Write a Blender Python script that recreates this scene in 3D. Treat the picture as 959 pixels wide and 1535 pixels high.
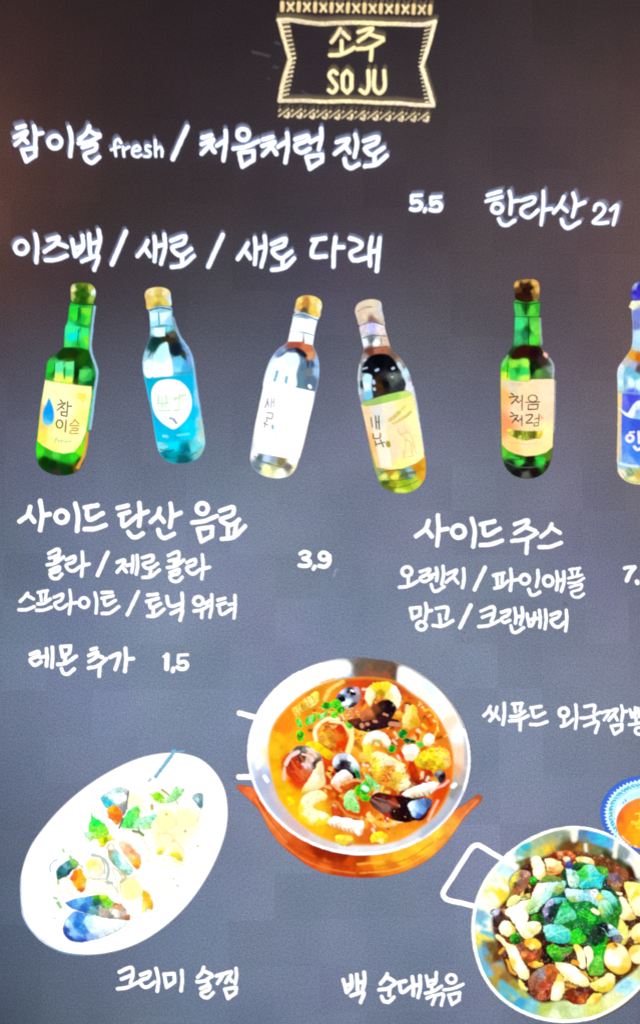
import bpy, math, random
import numpy as np

# ------------------------------------------------------------------ scene, camera, light
for o in list(bpy.data.objects):
    bpy.data.objects.remove(o)
SC = bpy.context.scene
COL = SC.collection
D = 1.57                      # metres from lens to board
FOOT = (400.0, 880.0)         # point of the board straight in front of the lens (mm from the top left)
CZ = 1.60                     # height of the board's middle
LENS, SENS = 24.0 * D / 1.535, 24.0

def mm(px, py, h=0.0):        # board millimetres -> world
    return ((px - 480.0) / 1000.0, -h, CZ + (767.5 - py) / 1000.0)

cam_loc = np.array(mm(FOOT[0], FOOT[1], D))
tgt = np.array(mm(480, 767.5, 0))
fwd = tgt - cam_loc; fwd /= np.linalg.norm(fwd)
right = np.cross(fwd, [0, 0, 1]); right /= np.linalg.norm(right)
up = np.cross(right, fwd)
cd = bpy.data.cameras.new('camera')
cam = bpy.data.objects.new('camera', cd)
COL.objects.link(cam)
import mathutils
M = mathutils.Matrix(((right[0], up[0], -fwd[0], cam_loc[0]),
                      (right[1], up[1], -fwd[1], cam_loc[1]),
                      (right[2], up[2], -fwd[2], cam_loc[2]),
                      (0, 0, 0, 1)))
cam.matrix_world = M
cd.sensor_fit = 'VERTICAL'; cd.sensor_height = SENS; cd.lens = LENS
cd.clip_start = 0.05; cd.clip_end = 50
cd.dof.use_dof = True
cd.dof.focus_distance = 1.55
cd.dof.aperture_fstop = LENS / 1000 / 0.022   # pupil of about 22 mm
SC.camera = cam

def W(px, py, h=0.0):
    """where the line of sight through a point of the photograph meets the board"""
    px = np.asarray(px, float); py = np.asarray(py, float)
    sx = (px / 959.0 - 0.5) * (959.0 / 1535.0) * SENS / LENS
    sy = (0.5 - py / 1535.0) * SENS / LENS
    d = fwd[None, :] + sx[:, None] * right[None, :] + sy[:, None] * up[None, :]
    t = -cam_loc[1] / d[:, 1]
    p = cam_loc[None, :] + d * t[:, None]
    p[:, 1] = -h
    return p

world = bpy.data.worlds.new('World'); SC.world = world; world.use_nodes = True
world.node_tree.nodes['Background'].inputs[0].default_value = (0.26, 0.42, 0.72, 1)
world.node_tree.nodes['Background'].inputs[1].default_value = 0.09
SC.view_settings.view_transform = 'Standard'
SC.view_settings.look = 'None'
SC.view_settings.exposure = 0.0
SC.view_settings.gamma = 1.0

def lamp(name, kind, loc, target, power, color, **kw):
    d = bpy.data.lights.new(name, kind)
    d.energy = power; d.color = color
    for k, v in kw.items(): setattr(d, k, v)
    o = bpy.data.objects.new(name, d); COL.objects.link(o)
    o.location = loc
    v = mathutils.Vector(target) - mathutils.Vector(loc)
    o.rotation_euler = v.to_track_quat('-Z', 'Y').to_euler()
    return o
# added cool fill spots, unseen, giving the screen its uneven brightness
lamp('cool_fill_spot', 'SPOT', mm(560, 1200, 2.1), mm(500, 1150), 325, (0.50, 0.72, 1.0),
     spot_size=math.radians(44), spot_blend=1.0, shadow_soft_size=0.08)
lamp('side_fill_spot', 'SPOT', mm(60, 900, 2.0), mm(40, 850), 95, (0.50, 0.70, 1.0),
     spot_size=math.radians(25), spot_blend=1.0, shadow_soft_size=0.08)
lamp('wide_fill_spot', 'SPOT', mm(1000, 1500, 2.3), mm(860, 980), 140, (0.74, 0.75, 0.88),
     spot_size=math.radians(50), spot_blend=1.0, shadow_soft_size=0.08)
# added warm fills beside the board, unseen, to brown its edges
lamp('warm_fill_left', 'POINT', mm(-200, 270, 0.20), mm(0, 200), 2.6, (1.0, 0.42, 0.22), shadow_soft_size=0.05)
lamp('warm_fill_right', 'POINT', mm(1290, 430, 0.40), mm(959, 300), 7.5, (1.0, 0.45, 0.24), shadow_soft_size=0.05)

# ------------------------------------------------------------------ materials
def lin(c):
    c = np.asarray(c, float) / 255.0
    return np.where(c <= 0.04045, c / 12.92, ((c + 0.055) / 1.055) ** 2.4)

def vivid(C):
    """the screen's own rendering of the print: pale inks burn out to white, colours keep their hue"""
    lo = C.min(-1, keepdims=True)
    return np.clip(C * (1.03 + .22 * lo ** 1.5), 0, 2)

def mat_print():
    m = bpy.data.materials.new('lit_print'); m.use_nodes = True
    nt = m.node_tree; nt.nodes.clear()
    out = nt.nodes.new('ShaderNodeOutputMaterial')
    at = nt.nodes.new('ShaderNodeAttribute'); at.attribute_name = 'ink'
    tc = nt.nodes.new('ShaderNodeTexCoord')
    nz = nt.nodes.new('ShaderNodeTexNoise'); nz.inputs['Scale'].default_value = 520; nz.inputs['Detail'].default_value = 1
    mr = nt.nodes.new('ShaderNodeMapRange'); mr.inputs[1].default_value = 0.25; mr.inputs[2].default_value = 0.75
    mr.inputs[3].default_value = 0.93; mr.inputs[4].default_value = 1.09
    em = nt.nodes.new('ShaderNodeEmission')
    tr = nt.nodes.new('ShaderNodeBsdfTransparent')
    mx = nt.nodes.new('ShaderNodeMixShader')
    L = nt.links.new
    L(tc.outputs['Object'], nz.inputs['Vector']); L(nz.outputs['Fac'], mr.inputs[0])
    L(at.outputs['Color'], em.inputs[0]); L(mr.outputs[0], em.inputs[1])
    L(at.outputs['Alpha'], mx.inputs[0]); L(tr.outputs[0], mx.inputs[1]); L(em.outputs[0], mx.inputs[2])
    L(mx.outputs[0], out.inputs[0])
    return m
def mat_glow():
    m = bpy.data.materials.new('added_letter_glow'); m.use_nodes = True  # additive glow for the floating letter copies; no cover is built
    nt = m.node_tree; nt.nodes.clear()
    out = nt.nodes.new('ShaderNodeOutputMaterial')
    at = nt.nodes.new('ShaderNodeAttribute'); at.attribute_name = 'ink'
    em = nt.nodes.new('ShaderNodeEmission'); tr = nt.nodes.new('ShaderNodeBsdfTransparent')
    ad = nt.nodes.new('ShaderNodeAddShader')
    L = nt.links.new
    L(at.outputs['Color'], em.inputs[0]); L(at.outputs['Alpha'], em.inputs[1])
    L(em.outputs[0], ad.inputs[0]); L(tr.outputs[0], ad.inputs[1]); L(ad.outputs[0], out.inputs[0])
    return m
def mat_panel():
    m = bpy.data.materials.new('dark_screen'); m.use_nodes = True
    nt = m.node_tree; b = nt.nodes['Principled BSDF']; L = nt.links.new
    tc = nt.nodes.new('ShaderNodeTexCoord')
    n1 = nt.nodes.new('ShaderNodeTexNoise'); n1.inputs['Scale'].default_value = 430; n1.inputs['Detail'].default_value = 2
    n2 = nt.nodes.new('ShaderNodeTexNoise'); n2.inputs['Scale'].default_value = 5.0; n2.inputs['Detail'].default_value = 4
    # screen modules: slightly different tiles
    vm = nt.nodes.new('ShaderNodeVectorMath'); vm.operation = 'SNAP'; vm.inputs[1].default_value = (0.0668, 10, 0.0668)
    wn = nt.nodes.new('ShaderNodeTexWhiteNoise')
    def mrange(a, b_, c, d):
        r = nt.nodes.new('ShaderNodeMapRange')
        for i, v in enumerate((a, b_, c, d)): r.inputs[1 + i].default_value = v
        return r
    L(tc.outputs['Object'], n1.inputs['Vector']); L(tc.outputs['Object'], n2.inputs['Vector'])
    L(tc.outputs['Object'], vm.inputs[0]); L(vm.outputs[0], wn.inputs['Vector'])
    a = mrange(0.3, 0.7, 0.80, 1.20); bb = mrange(0.3, 0.7, 0.90, 1.10); c = mrange(0, 1, 0.945, 1.055)
    L(n1.outputs['Fac'], a.inputs[0]); L(n2.outputs['Fac'], bb.inputs[0]); L(wn.outputs['Value'], c.inputs[0])
    m1 = nt.nodes.new('ShaderNodeMath'); m1.operation = 'MULTIPLY'; L(a.outputs[0], m1.inputs[0]); L(bb.outputs[0], m1.inputs[1])
    m2 = nt.nodes.new('ShaderNodeMath'); m2.operation = 'MULTIPLY'; L(m1.outputs[0], m2.inputs[0]); L(c.outputs[0], m2.inputs[1])
    # coloured grain of the screen's dots
    mixc = nt.nodes.new('ShaderNodeMix'); mixc.data_type = 'RGBA'; mixc.blend_type = 'OVERLAY'
    mixc.inputs[0].default_value = 0.35
    mixc.inputs[6].default_value = (0.135, 0.130, 0.145, 1)
    L(n1.outputs['Color'], mixc.inputs[7])
    mixd = nt.nodes.new('ShaderNodeMix'); mixd.data_type = 'RGBA'; mixd.blend_type = 'OVERLAY'
    mixd.inputs[0].default_value = 0.14
    L(mixc.outputs[2], mixd.inputs[6]); L(n2.outputs['Color'], mixd.inputs[7])
    sc = nt.nodes.new('ShaderNodeVectorMath'); sc.operation = 'SCALE'
    L(mixd.outputs[2], sc.inputs[0]); L(m2.outputs[0], sc.inputs['Scale'])
    L(sc.outputs[0], b.inputs['Base Color'])
    b.inputs['Roughness'].default_value = 0.85
    b.inputs['Specular IOR Level'].default_value = 0.1
    b.inputs['Emission Color'].default_value = (0.60, 0.50, 0.62, 1)
    b.inputs['Emission Strength'].default_value = 0.008
    return m
def mat_plain(name, col, rough):
    m = bpy.data.materials.new(name); m.use_nodes = True
    nt = m.node_tree; b = nt.nodes['Principled BSDF']
    nz = nt.nodes.new('ShaderNodeTexNoise'); nz.inputs['Scale'].default_value = 60
    cr = nt.nodes.new('ShaderNodeValToRGB')
    cr.color_ramp.elements[0].color = (*[v * .8 for v in col], 1); cr.color_ramp.elements[1].color = (*[v * 1.2 for v in col], 1)
    nt.links.new(nz.outputs['Fac'], cr.inputs[0]); nt.links.new(cr.outputs[0], b.inputs['Base Color'])
    b.inputs['Roughness'].default_value = rough
    return m
MP, MS, MPAN = mat_print(), mat_glow(), mat_panel()
MFR = mat_plain('black_frame_metal', (0.006, 0.006, 0.007), 0.5)

# ------------------------------------------------------------------ objects
def link(name, me, parent=None, label=None, mats=()):
    o = bpy.data.objects.new(name, me); COL.objects.link(o)
    for m in mats: me.materials.append(m)
    if parent is not None: o.parent = parent
    if label: o['label'] = label
    return o
board = bpy.data.objects.new('menu_board', None); COL.objects.link(board)
board['label'] = 'dark lit menu board with Korean lettering, six bottle pictures and four dish pictures'
board['category'] = 'menu board'

def slab(x0, y0, x1, y1, h0, h1, bev=0.0):
    import bmesh
    bm = bmesh.new()
    vs = [bm.verts.new(mm(x, y, h)) for h in (h0, h1) for (x, y) in ((x0, y0), (x1, y0), (x1, y1), (x0, y1))]
    for f in ((0, 1, 2, 3), (4, 7, 6, 5), (0, 4, 5, 1), (1, 5, 6, 2), (2, 6, 7, 3), (3, 7, 4, 0)):
        bm.faces.new([vs[i] for i in f])
    bmesh.ops.recalc_face_normals(bm, faces=bm.faces)
    if bev: bmesh.ops.bevel(bm, geom=bm.edges[:], offset=bev, segments=2, affect='EDGES')
    me = bpy.data.meshes.new('slab'); bm.to_mesh(me); bm.free()
    return me
X0, Y0, X1, Y1 = -330, -230, 1290, 1533
link('screen', slab(X0, Y0, X1, Y1, -0.03, 0.0), board, mats=(MPAN,))
for (a, b, c, d) in ((X0 - 40, Y1, X1 + 40, Y1 + 42), (X0 - 40, Y0 - 42, X1 + 40, Y0), (X0 - 40, Y0, X0, Y1), (X1, Y0, X1 + 40, Y1)):
    link('frame_bar', slab(a, b, c, d, -0.034, 0.012, 0.003), board, mats=(MFR,))

# ------------------------------------------------------------------ printing engine
RNG = np.random.RandomState(7)
LAYER = [0.0004]
def nextz():
    LAYER[0] += 0.00002
    return LAYER[0]

_lat = np.random.RandomState(3).rand(256, 256)
def vnoise(x, y, s, seed=0):
    """smooth value noise, s = size of a blotch in photograph pixels"""
    u = x / s + seed * 17.31; v = y / s + seed * 9.77
    i = np.floor(u).astype(int); j = np.floor(v).astype(int)
    fu = u - i; fv = v - j
    fu = fu * fu * (3 - 2 * fu); fv = fv * fv * (3 - 2 * fv)
    g = lambda a, b: _lat[a % 256, b % 256]
    return (g(i, j) * (1 - fu) + g(i + 1, j) * fu) * (1 - fv) + (g(i, j + 1) * (1 - fu) + g(i + 1, j + 1) * fu) * fv

def catmull(P, closed, n=6):
    P = [np.array(p, float) for p in P]
    if len(P) < 3 and not closed: return np.array(P)
    N = len(P); out = []
    rng = range(N) if closed else range(N - 1)
    for i in rng:
        p1, p2 = P[i], P[(i + 1) % N]
        p0 = P[(i - 1) % N] if closed or i > 0 else p1 * 2 - p2
        p3 = P[(i + 2) % N] if closed or i + 2 < N else p2 * 2 - p1
        l = [max(1e-6, np.linalg.norm(b - a) ** 0.5) for a, b in ((p0, p1), (p1, p2), (p2, p3))]
        m1 = (p1 - p0) / l[0] - (p2 - p0) / (l[0] + l[1]) + (p2 - p1) / l[1]
        m2 = (p2 - p1) / l[1] - (p3 - p1) / (l[1] + l[2]) + (p3 - p2) / l[2]
        m1 = m1 * l[1]; m2 = m2 * l[1]
        for k in range(n):
            t = k / n
            out.append((2*t**3 - 3*t**2 + 1) * p1 + (t**3 - 2*t**2 + t) * m1 + (-2*t**3 + 3*t**2) * p2 + (t**3 - t**2) * m2)
    if not closed: out.append(P[-1])
    return np.array(out)

def segdist(X, Y, A, B, wa=None, wb=None):
    d = B - A; L2 = max(1e-9, float(d @ d))
    t = np.clip(((X - A[0]) * d[0] + (Y - A[1]) * d[1]) / L2, 0, 1)
    r = np.hypot(X - A[0] - t * d[0], Y - A[1] - t * d[1])
    if wa is not None: r = r - (wa + (wb - wa) * t)
    return r

def sdf_poly(X, Y, P):
    dist = np.full(X.shape, 1e9); ins = np.zeros(X.shape, bool)
    for i in range(len(P)):
        A, B = P[i], P[(i + 1) % len(P)]
        dist = np.minimum(dist, segdist(X, Y, A, B))
        if A[1] != B[1]:
            c = ((A[1] > Y) != (B[1] > Y)) & (X < (B[0] - A[0]) * (Y - A[1]) / (B[1] - A[1]) + A[0])
            ins ^= c
    return np.where(ins, -dist, dist)

def sdf_strokes(X, Y, strokes):
    dist = np.full(X.shape, 1e9)
    for (P, w) in strokes:
        n = len(P)
        for i in range(n - 1):
            # brush: a shade thinner in the middle of a stroke than at its ends
            dist = np.minimum(dist, segdist(X, Y, P[i], P[i + 1], w / 2, w / 2))
        if n == 1: dist = np.minimum(dist, np.hypot(X - P[0][0], Y - P[0][1]) - w / 2)
    return dist

def build(name, parent, X, Y, RGB, A, z, label=None, halo=None, step=1.0):
    """X,Y (ny,nx) grids in photograph pixels; one flat mesh with its own ink colours"""
    ny, nx = X.shape
    act = A > 0.02
    cell = act[:-1, :-1] | act[1:, :-1] | act[:-1, 1:] | act[1:, 1:]
    jj, ii = np.nonzero(cell)
    if len(jj) == 0: return None
    idx = np.arange(ny * nx).reshape(ny, nx)
    q = np.stack([idx[jj, ii], idx[jj + 1, ii], idx[jj + 1, ii + 1], idx[jj, ii + 1]], 1)
    used, inv = np.unique(q, return_inverse=True)
    q = inv.reshape(q.shape)
    xf, yf = X.ravel()[used], Y.ravel()[used]
    co = W(xf, yf, z)
    col = np.concatenate([vivid(RGB.reshape(-1, 3)[used]), A.ravel()[used][:, None]], 1)
    mi = np.zeros(len(q), int)
    if halo:                                  # added glow: dim copies of the print floating in front of it
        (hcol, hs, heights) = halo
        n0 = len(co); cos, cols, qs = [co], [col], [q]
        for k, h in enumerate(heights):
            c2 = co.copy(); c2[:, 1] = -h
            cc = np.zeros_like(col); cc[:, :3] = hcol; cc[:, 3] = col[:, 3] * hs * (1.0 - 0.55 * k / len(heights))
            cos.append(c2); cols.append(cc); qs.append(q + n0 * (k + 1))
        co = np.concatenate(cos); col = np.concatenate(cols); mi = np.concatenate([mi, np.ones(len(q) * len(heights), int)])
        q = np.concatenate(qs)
    me = bpy.data.meshes.new(name)
    me.vertices.add(len(co)); me.vertices.foreach_set('co', co.astype(np.float32).ravel())
    me.loops.add(q.size); me.loops.foreach_set('vertex_index', q.astype(np.int32).ravel())
    me.polygons.add(len(q)); me.polygons.foreach_set('loop_start', np.arange(0, q.size, 4, dtype=np.int32))
    me.update(calc_edges=True)
    at = me.color_attributes.new('ink', 'FLOAT_COLOR', 'POINT')
    at.data.foreach_set('color', col.astype(np.float32).ravel())
    o = link(name, me, parent, label, (MP, MS))
    if halo: me.polygons.foreach_set('material_index', mi.astype(np.int32))
    return o

def grid(P, pad, step):
    x0, y0 = P.min(0) - pad; x1, y1 = P.max(0) + pad
    xs = np.arange(x0, x1 + step, step); ys = np.arange(y0, y1 + step, step)
    return np.meshgrid(xs, ys)

IDW = [2.1]; WARP = [1.0]
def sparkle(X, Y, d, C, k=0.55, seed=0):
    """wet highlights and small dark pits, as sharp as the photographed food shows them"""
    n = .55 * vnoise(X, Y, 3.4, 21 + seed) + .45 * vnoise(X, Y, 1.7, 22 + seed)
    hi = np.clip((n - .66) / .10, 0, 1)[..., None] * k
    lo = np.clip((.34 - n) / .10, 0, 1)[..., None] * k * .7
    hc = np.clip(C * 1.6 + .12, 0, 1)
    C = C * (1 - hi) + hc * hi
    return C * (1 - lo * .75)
def flat():
    """start again on the screen's surface, for prints that overlap nothing printed so far"""
    LAYER[0] = 0.0004

def ink(X, Y, col):
    """one colour, or spots [(x, y, colour), ...] blended into each other"""
    if isinstance(col, tuple):
        return np.broadcast_to(lin(col), X.shape + (3,)).copy()
    num = np.zeros(X.shape + (3,)); den = np.zeros(X.shape)
    U = X + WARP[0] * 2.2 * (vnoise(X, Y, 4.0, 8) - .5) + WARP[0] * 1.6 * (vnoise(X, Y, 1.8, 9) - .5)
    V = Y + WARP[0] * 2.2 * (vnoise(X, Y, 4.0, 11) - .5) + WARP[0] * 1.6 * (vnoise(X, Y, 1.8, 12) - .5)
    for (x, y, c) in col:
        w = 1.0 / ((U - x) ** 2 + (V - y) ** 2 + 2.0) ** IDW[0]
        num += w[..., None] * np.asarray(c, float); den += w
    return lin(num / den[..., None])

class Crop:
    """coordinates noted on an enlarged part of the photograph"""
    def __init__(s, ox, oy, k): s.o = np.array([ox, oy], float); s.k = k
    def __call__(s, pts): return np.array(pts, float) / s.k + s.o
def nums(t): return [tuple(float(v) for v in p.split(',')) for p in t.split()]

def shape(name, parent, cr, pts, col, smooth=True, feather=1.1, noise=None, edge=None, step=1.0, label=None,
          alpha=1.0, z=None, stuff=False, fx=None, smooth_n=6, rough=0.0, relief=0.0):
    """a printed patch: outline pts (text of points in crop cr) filled with ink"""
    P = cr(nums(pts) if isinstance(pts, str) else pts)
    if smooth: P = catmull(P, True, smooth_n)
    X, Y = grid(P, feather + 1, step)
    d = sdf_poly(X, Y, P)
    if relief: gy, gx = np.gradient(d, step)
    if rough: d = d + rough * (2 * vnoise(X, Y, 5.0, len(pts) % 7) - 1) + rough * .6 * (2 * vnoise(X, Y, 2.2, len(pts) % 5) - 1)
    if isinstance(col, list):
        cl = [(*cr([(c[0], c[1])])[0], c[2]) for c in col]
    else: cl = col
    C = ink(X, Y, cl)
    if noise:
        for (amp, s) in (noise if isinstance(noise, list) else [noise]):
            C = C * (1 + amp * (2 * vnoise(X, Y, s, len(pts) % 13) - 1))[..., None]
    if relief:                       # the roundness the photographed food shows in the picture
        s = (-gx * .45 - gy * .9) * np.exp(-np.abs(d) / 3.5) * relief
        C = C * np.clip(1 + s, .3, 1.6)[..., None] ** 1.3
    if edge:
        (ec, ew, es) = edge
        t = np.clip(1 + d / ew, 0, 1) ** 1.3 * es
        C = C * (1 - t[..., None]) + lin(ec) * t[..., None]
    if fx: C = fx(X, Y, d, C)
    C = np.clip(C, 0, 1.05)
    A = np.clip(0.5 - d / (2 * feather), 0, 1); A = A * A * (3 - 2 * A) * alpha
    o = build(name, parent, X, Y, C, A, nextz() if z is None else z, label)
    if stuff and o: o['kind'] = 'stuff'
    return o

def ell(cx, cy, rx, ry, rot=0, n=22, a0=0, a1=360):
    r = math.radians(rot); out = []
    for k in range(n):
        t = math.radians(a0 + (a1 - a0) * k / n)
        x, y = rx * math.cos(t), ry * math.sin(t)
        out.append((cx + x * math.cos(r) - y * math.sin(r), cy + x * math.sin(r) + y * math.cos(r)))
    return out

def parse_strokes(cr, text, w):
    out = []
    for s in text.replace('\n', ' ').split(';'):
        s = s.strip()
        if not s: continue
        ww = w
        if '@' in s: s, a = s.split('@'); ww = float(a); s = s.strip()
        if s[0] == 'O':
            cx, cy, rx, ry = [float(v) for v in s[1:].split(',')]
            P = cr(ell(cx, cy, rx, ry)); P = np.vstack([P, P[:1]])
        elif s.split()[0] == s.split()[-1] and len(s.split()) <= 8:
            P = cr(nums(s))               # closed square letters keep their corners
        else:
            P = catmull(cr(nums(s)), False, 5)
        out.append((P, ww / cr.k))
    return out

def strokes(name, parent, items, col, label=None, feather=0.9, halo=None, step=1.0, noise=None, wob=0.35, alpha=1.0, edge=None, z=None, stuff=False):
    """items: [(crop, text, width in crop pixels), ...] printed as one piece of lettering"""
    S = []
    for (cr, t, w) in items: S += parse_strokes(cr, t, w)
    wmax = max(w for _, w in S)
    P = np.vstack([p for p, _ in S])
    X, Y = grid(P, wmax / 2 + feather + 1.5, step)
    d = sdf_strokes(X, Y, S)
    d = d + wob * (2 * vnoise(X, Y, 4.5, 2) - 1)      # hand-brushed edge
    C = ink(X, Y, col)
    if edge:
        (ec, ew, es) = edge
        t = np.clip(1 + d / ew, 0, 1) ** 1.3 * es
        C = C * (1 - t[..., None]) + lin(ec) * t[..., None]
    if noise: C = C * (1 + noise[0] * (2 * vnoise(X, Y, noise[1], 5) - 1))[..., None]
    A = np.clip(0.5 - d / (2 * feather), 0, 1); A = A * A * (3 - 2 * A) * alpha
    o = build(name, parent, X, Y, C, A, nextz() if z is None else z, label, halo)
    if stuff and o: o['kind'] = 'stuff'
    return o
# ------------------------------------------------------------------ lettering
K = 5.994
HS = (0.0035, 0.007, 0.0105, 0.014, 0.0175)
H1 = (lin((150, 165, 205)), 0.22, HS)       # bluish glow copies added to the top lines
HC = (lin((170, 150, 110)), 0.13, HS)  # cream glow copies added to the sign
WH = (246, 248, 255)
def word(label, items, halo=None, w=None, col=WH, name='lettering', **kw):
    its = [(Crop(ox, oy, k), t, ww) for (ox, oy, k, t, ww) in items]
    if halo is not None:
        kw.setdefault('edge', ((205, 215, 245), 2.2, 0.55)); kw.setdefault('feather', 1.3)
    kw.setdefault('z', 0.0004)
    return strokes(name, board, its, col, label, halo=halo, **kw)
T1 = 'in the first line under the cream sign'
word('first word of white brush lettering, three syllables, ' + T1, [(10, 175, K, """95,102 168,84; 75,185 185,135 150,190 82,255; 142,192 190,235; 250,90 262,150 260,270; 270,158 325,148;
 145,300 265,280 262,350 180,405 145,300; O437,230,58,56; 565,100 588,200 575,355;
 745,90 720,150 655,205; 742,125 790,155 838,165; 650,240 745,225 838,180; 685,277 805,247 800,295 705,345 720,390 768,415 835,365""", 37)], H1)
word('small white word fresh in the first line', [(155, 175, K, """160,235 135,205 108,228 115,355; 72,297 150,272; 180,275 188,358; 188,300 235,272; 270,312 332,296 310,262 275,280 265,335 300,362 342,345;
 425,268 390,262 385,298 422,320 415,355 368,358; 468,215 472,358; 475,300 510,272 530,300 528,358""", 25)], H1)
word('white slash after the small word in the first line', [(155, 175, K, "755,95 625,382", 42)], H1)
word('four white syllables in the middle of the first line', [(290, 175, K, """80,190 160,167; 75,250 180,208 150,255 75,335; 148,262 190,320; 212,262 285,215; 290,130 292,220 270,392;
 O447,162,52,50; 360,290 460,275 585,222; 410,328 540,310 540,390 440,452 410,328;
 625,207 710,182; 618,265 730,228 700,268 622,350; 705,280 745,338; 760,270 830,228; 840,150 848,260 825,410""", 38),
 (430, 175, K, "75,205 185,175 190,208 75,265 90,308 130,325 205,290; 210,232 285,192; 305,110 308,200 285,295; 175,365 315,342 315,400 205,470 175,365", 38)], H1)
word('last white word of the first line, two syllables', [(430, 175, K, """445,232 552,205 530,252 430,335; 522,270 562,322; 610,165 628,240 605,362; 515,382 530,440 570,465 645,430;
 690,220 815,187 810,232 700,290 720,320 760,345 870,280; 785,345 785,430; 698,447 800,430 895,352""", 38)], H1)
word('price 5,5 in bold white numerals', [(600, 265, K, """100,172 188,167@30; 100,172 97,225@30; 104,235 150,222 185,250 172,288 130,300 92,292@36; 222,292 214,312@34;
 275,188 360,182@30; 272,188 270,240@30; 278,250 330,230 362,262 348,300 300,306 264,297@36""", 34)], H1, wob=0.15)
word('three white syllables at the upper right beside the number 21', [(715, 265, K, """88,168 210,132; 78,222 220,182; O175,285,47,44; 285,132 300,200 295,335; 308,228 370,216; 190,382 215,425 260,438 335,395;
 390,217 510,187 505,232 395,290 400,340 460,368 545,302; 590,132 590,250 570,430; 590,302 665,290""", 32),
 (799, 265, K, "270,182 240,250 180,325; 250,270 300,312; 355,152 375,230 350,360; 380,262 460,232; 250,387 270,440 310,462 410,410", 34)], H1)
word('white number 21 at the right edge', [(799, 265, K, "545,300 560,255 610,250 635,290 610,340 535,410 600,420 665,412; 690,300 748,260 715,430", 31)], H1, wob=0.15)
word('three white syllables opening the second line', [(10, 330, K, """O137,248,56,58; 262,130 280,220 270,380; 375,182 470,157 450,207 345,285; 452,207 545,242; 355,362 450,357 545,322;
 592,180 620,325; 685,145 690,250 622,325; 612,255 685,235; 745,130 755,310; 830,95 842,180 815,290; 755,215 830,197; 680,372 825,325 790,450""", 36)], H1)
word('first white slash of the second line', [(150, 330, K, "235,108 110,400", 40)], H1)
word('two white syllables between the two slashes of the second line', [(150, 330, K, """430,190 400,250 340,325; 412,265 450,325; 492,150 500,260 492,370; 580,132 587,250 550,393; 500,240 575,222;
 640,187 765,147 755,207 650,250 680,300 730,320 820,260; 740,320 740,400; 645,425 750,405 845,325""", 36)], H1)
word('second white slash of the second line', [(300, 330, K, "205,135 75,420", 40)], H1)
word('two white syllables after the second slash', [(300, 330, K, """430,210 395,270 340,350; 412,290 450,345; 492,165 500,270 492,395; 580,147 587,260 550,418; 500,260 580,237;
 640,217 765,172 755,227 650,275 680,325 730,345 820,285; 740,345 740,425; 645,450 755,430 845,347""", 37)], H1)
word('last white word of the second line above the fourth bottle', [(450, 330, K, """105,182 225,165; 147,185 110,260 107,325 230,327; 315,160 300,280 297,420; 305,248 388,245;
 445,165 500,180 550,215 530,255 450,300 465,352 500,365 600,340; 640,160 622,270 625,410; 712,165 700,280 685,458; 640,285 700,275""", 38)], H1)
T3 = 'heading under the first three bottles'
word('first white word of the ' + T3, [(20, 740, K, """155,120 135,190 60,250; 150,195 190,250; 245,65 262,190 245,328; 262,195 330,185; O437,207,54,54; 560,92 583,190 575,333;
 645,124 758,106; 662,130 682,232 806,176; 645,320 740,315 830,282""", 42)])
word('middle white word of the ' + T3, [(165, 740, K, """70,130 160,108; 85,192 175,165; 112,190 122,290 245,200; 265,85 272,180 262,287; 270,190 340,160; 165,345 200,388 240,392 295,358;
 448,135 430,190 368,255; 440,200 485,250; 545,90 555,180 540,300; 560,208 635,172; 435,325 455,380 490,398 575,362""", 40)])
word('last white word of the ' + T3, [(270, 740, K, """O200,134,50,49; 110,260 220,245 332,200; 160,318 290,300 285,380 192,430 160,318;
 360,155 478,122 472,185 365,235 410,270 460,280 530,235; 430,290 430,392; 505,272 490,372; 375,408 480,390 585,292""", 39)])
word('first white word of the cola line', [(55, 810, K, """112,118 200,80 198,180; 118,160 195,135; 168,165 168,205; 96,220 170,205 245,148; 125,268 205,237 200,272 125,302 140,335 190,343 230,302;
 270,172 345,147 340,190 270,222 290,265 330,275 395,235; 412,105 417,200 405,320; 420,225 475,212""", 31)])
word('white slash of the cola line', [(55, 810, K, "640,110 550,313", 36)])
word('last white words of the cola line', [(165, 810, K, """65,197 132,177 115,225 65,285; 115,240 150,285; 150,225 195,215; 207,140 207,220 197,285; 245,135 250,220 237,303;
 290,157 385,137 380,182 300,215 330,250 380,242 430,210; 368,250 360,315; 295,333 370,325 445,265;
 525,137 615,105 612,200; 530,185 610,165; 580,190 580,225; 515,245 590,230 665,175; 540,290 620,262 615,297 540,325 560,362 610,368 650,330;
 690,200 765,172 760,215 690,247 715,290 750,300 810,260; 830,132 836,230 825,345; 840,255 895,240""", 31)])
word('first white word of the third drinks line at the left edge', [(15, 875, K, """162,85 135,120 95,158; 160,108 215,138; 82,235 150,232 220,207; 258,78 340,62; 278,90 286,150; 330,75 320,150; 252,182 300,180 365,138; 242,240 310,235 375,210;
 400,122 475,97 465,145 405,180 430,220 460,225 520,185; 540,57 550,150 535,272; 550,180 600,170; O668,170,42,43; 765,82 782,150 775,262""", 29),
 (150, 875, K, "20,80 110,75; 18,132 120,108; 38,130 50,192 140,150; 20,268 90,262 170,205", 30)])
word('white slash of the third drinks line', [(150, 875, K, "345,75 248,280", 33)])
word('middle white word of the third drinks line', [(150, 875, K, """430,102 515,95; 422,160 525,130; 447,160 457,215 545,180; 480,215 480,275; 430,292 500,287 575,230;
 603,117 620,192 650,202 732,175; 738,85 742,150 738,215; 640,268 738,232 720,328""", 33)])
word('last white word of the third drinks line', [(270, 875, K, """O165,155,42,40; 125,245 190,235 258,198; 198,240 195,303; 225,180 270,150; 285,100 287,190 268,300;
 340,147 405,130; 335,195 410,170; 350,200 370,275 462,228; 440,187 485,178; 493,107 495,200 485,308""", 30)])
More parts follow.
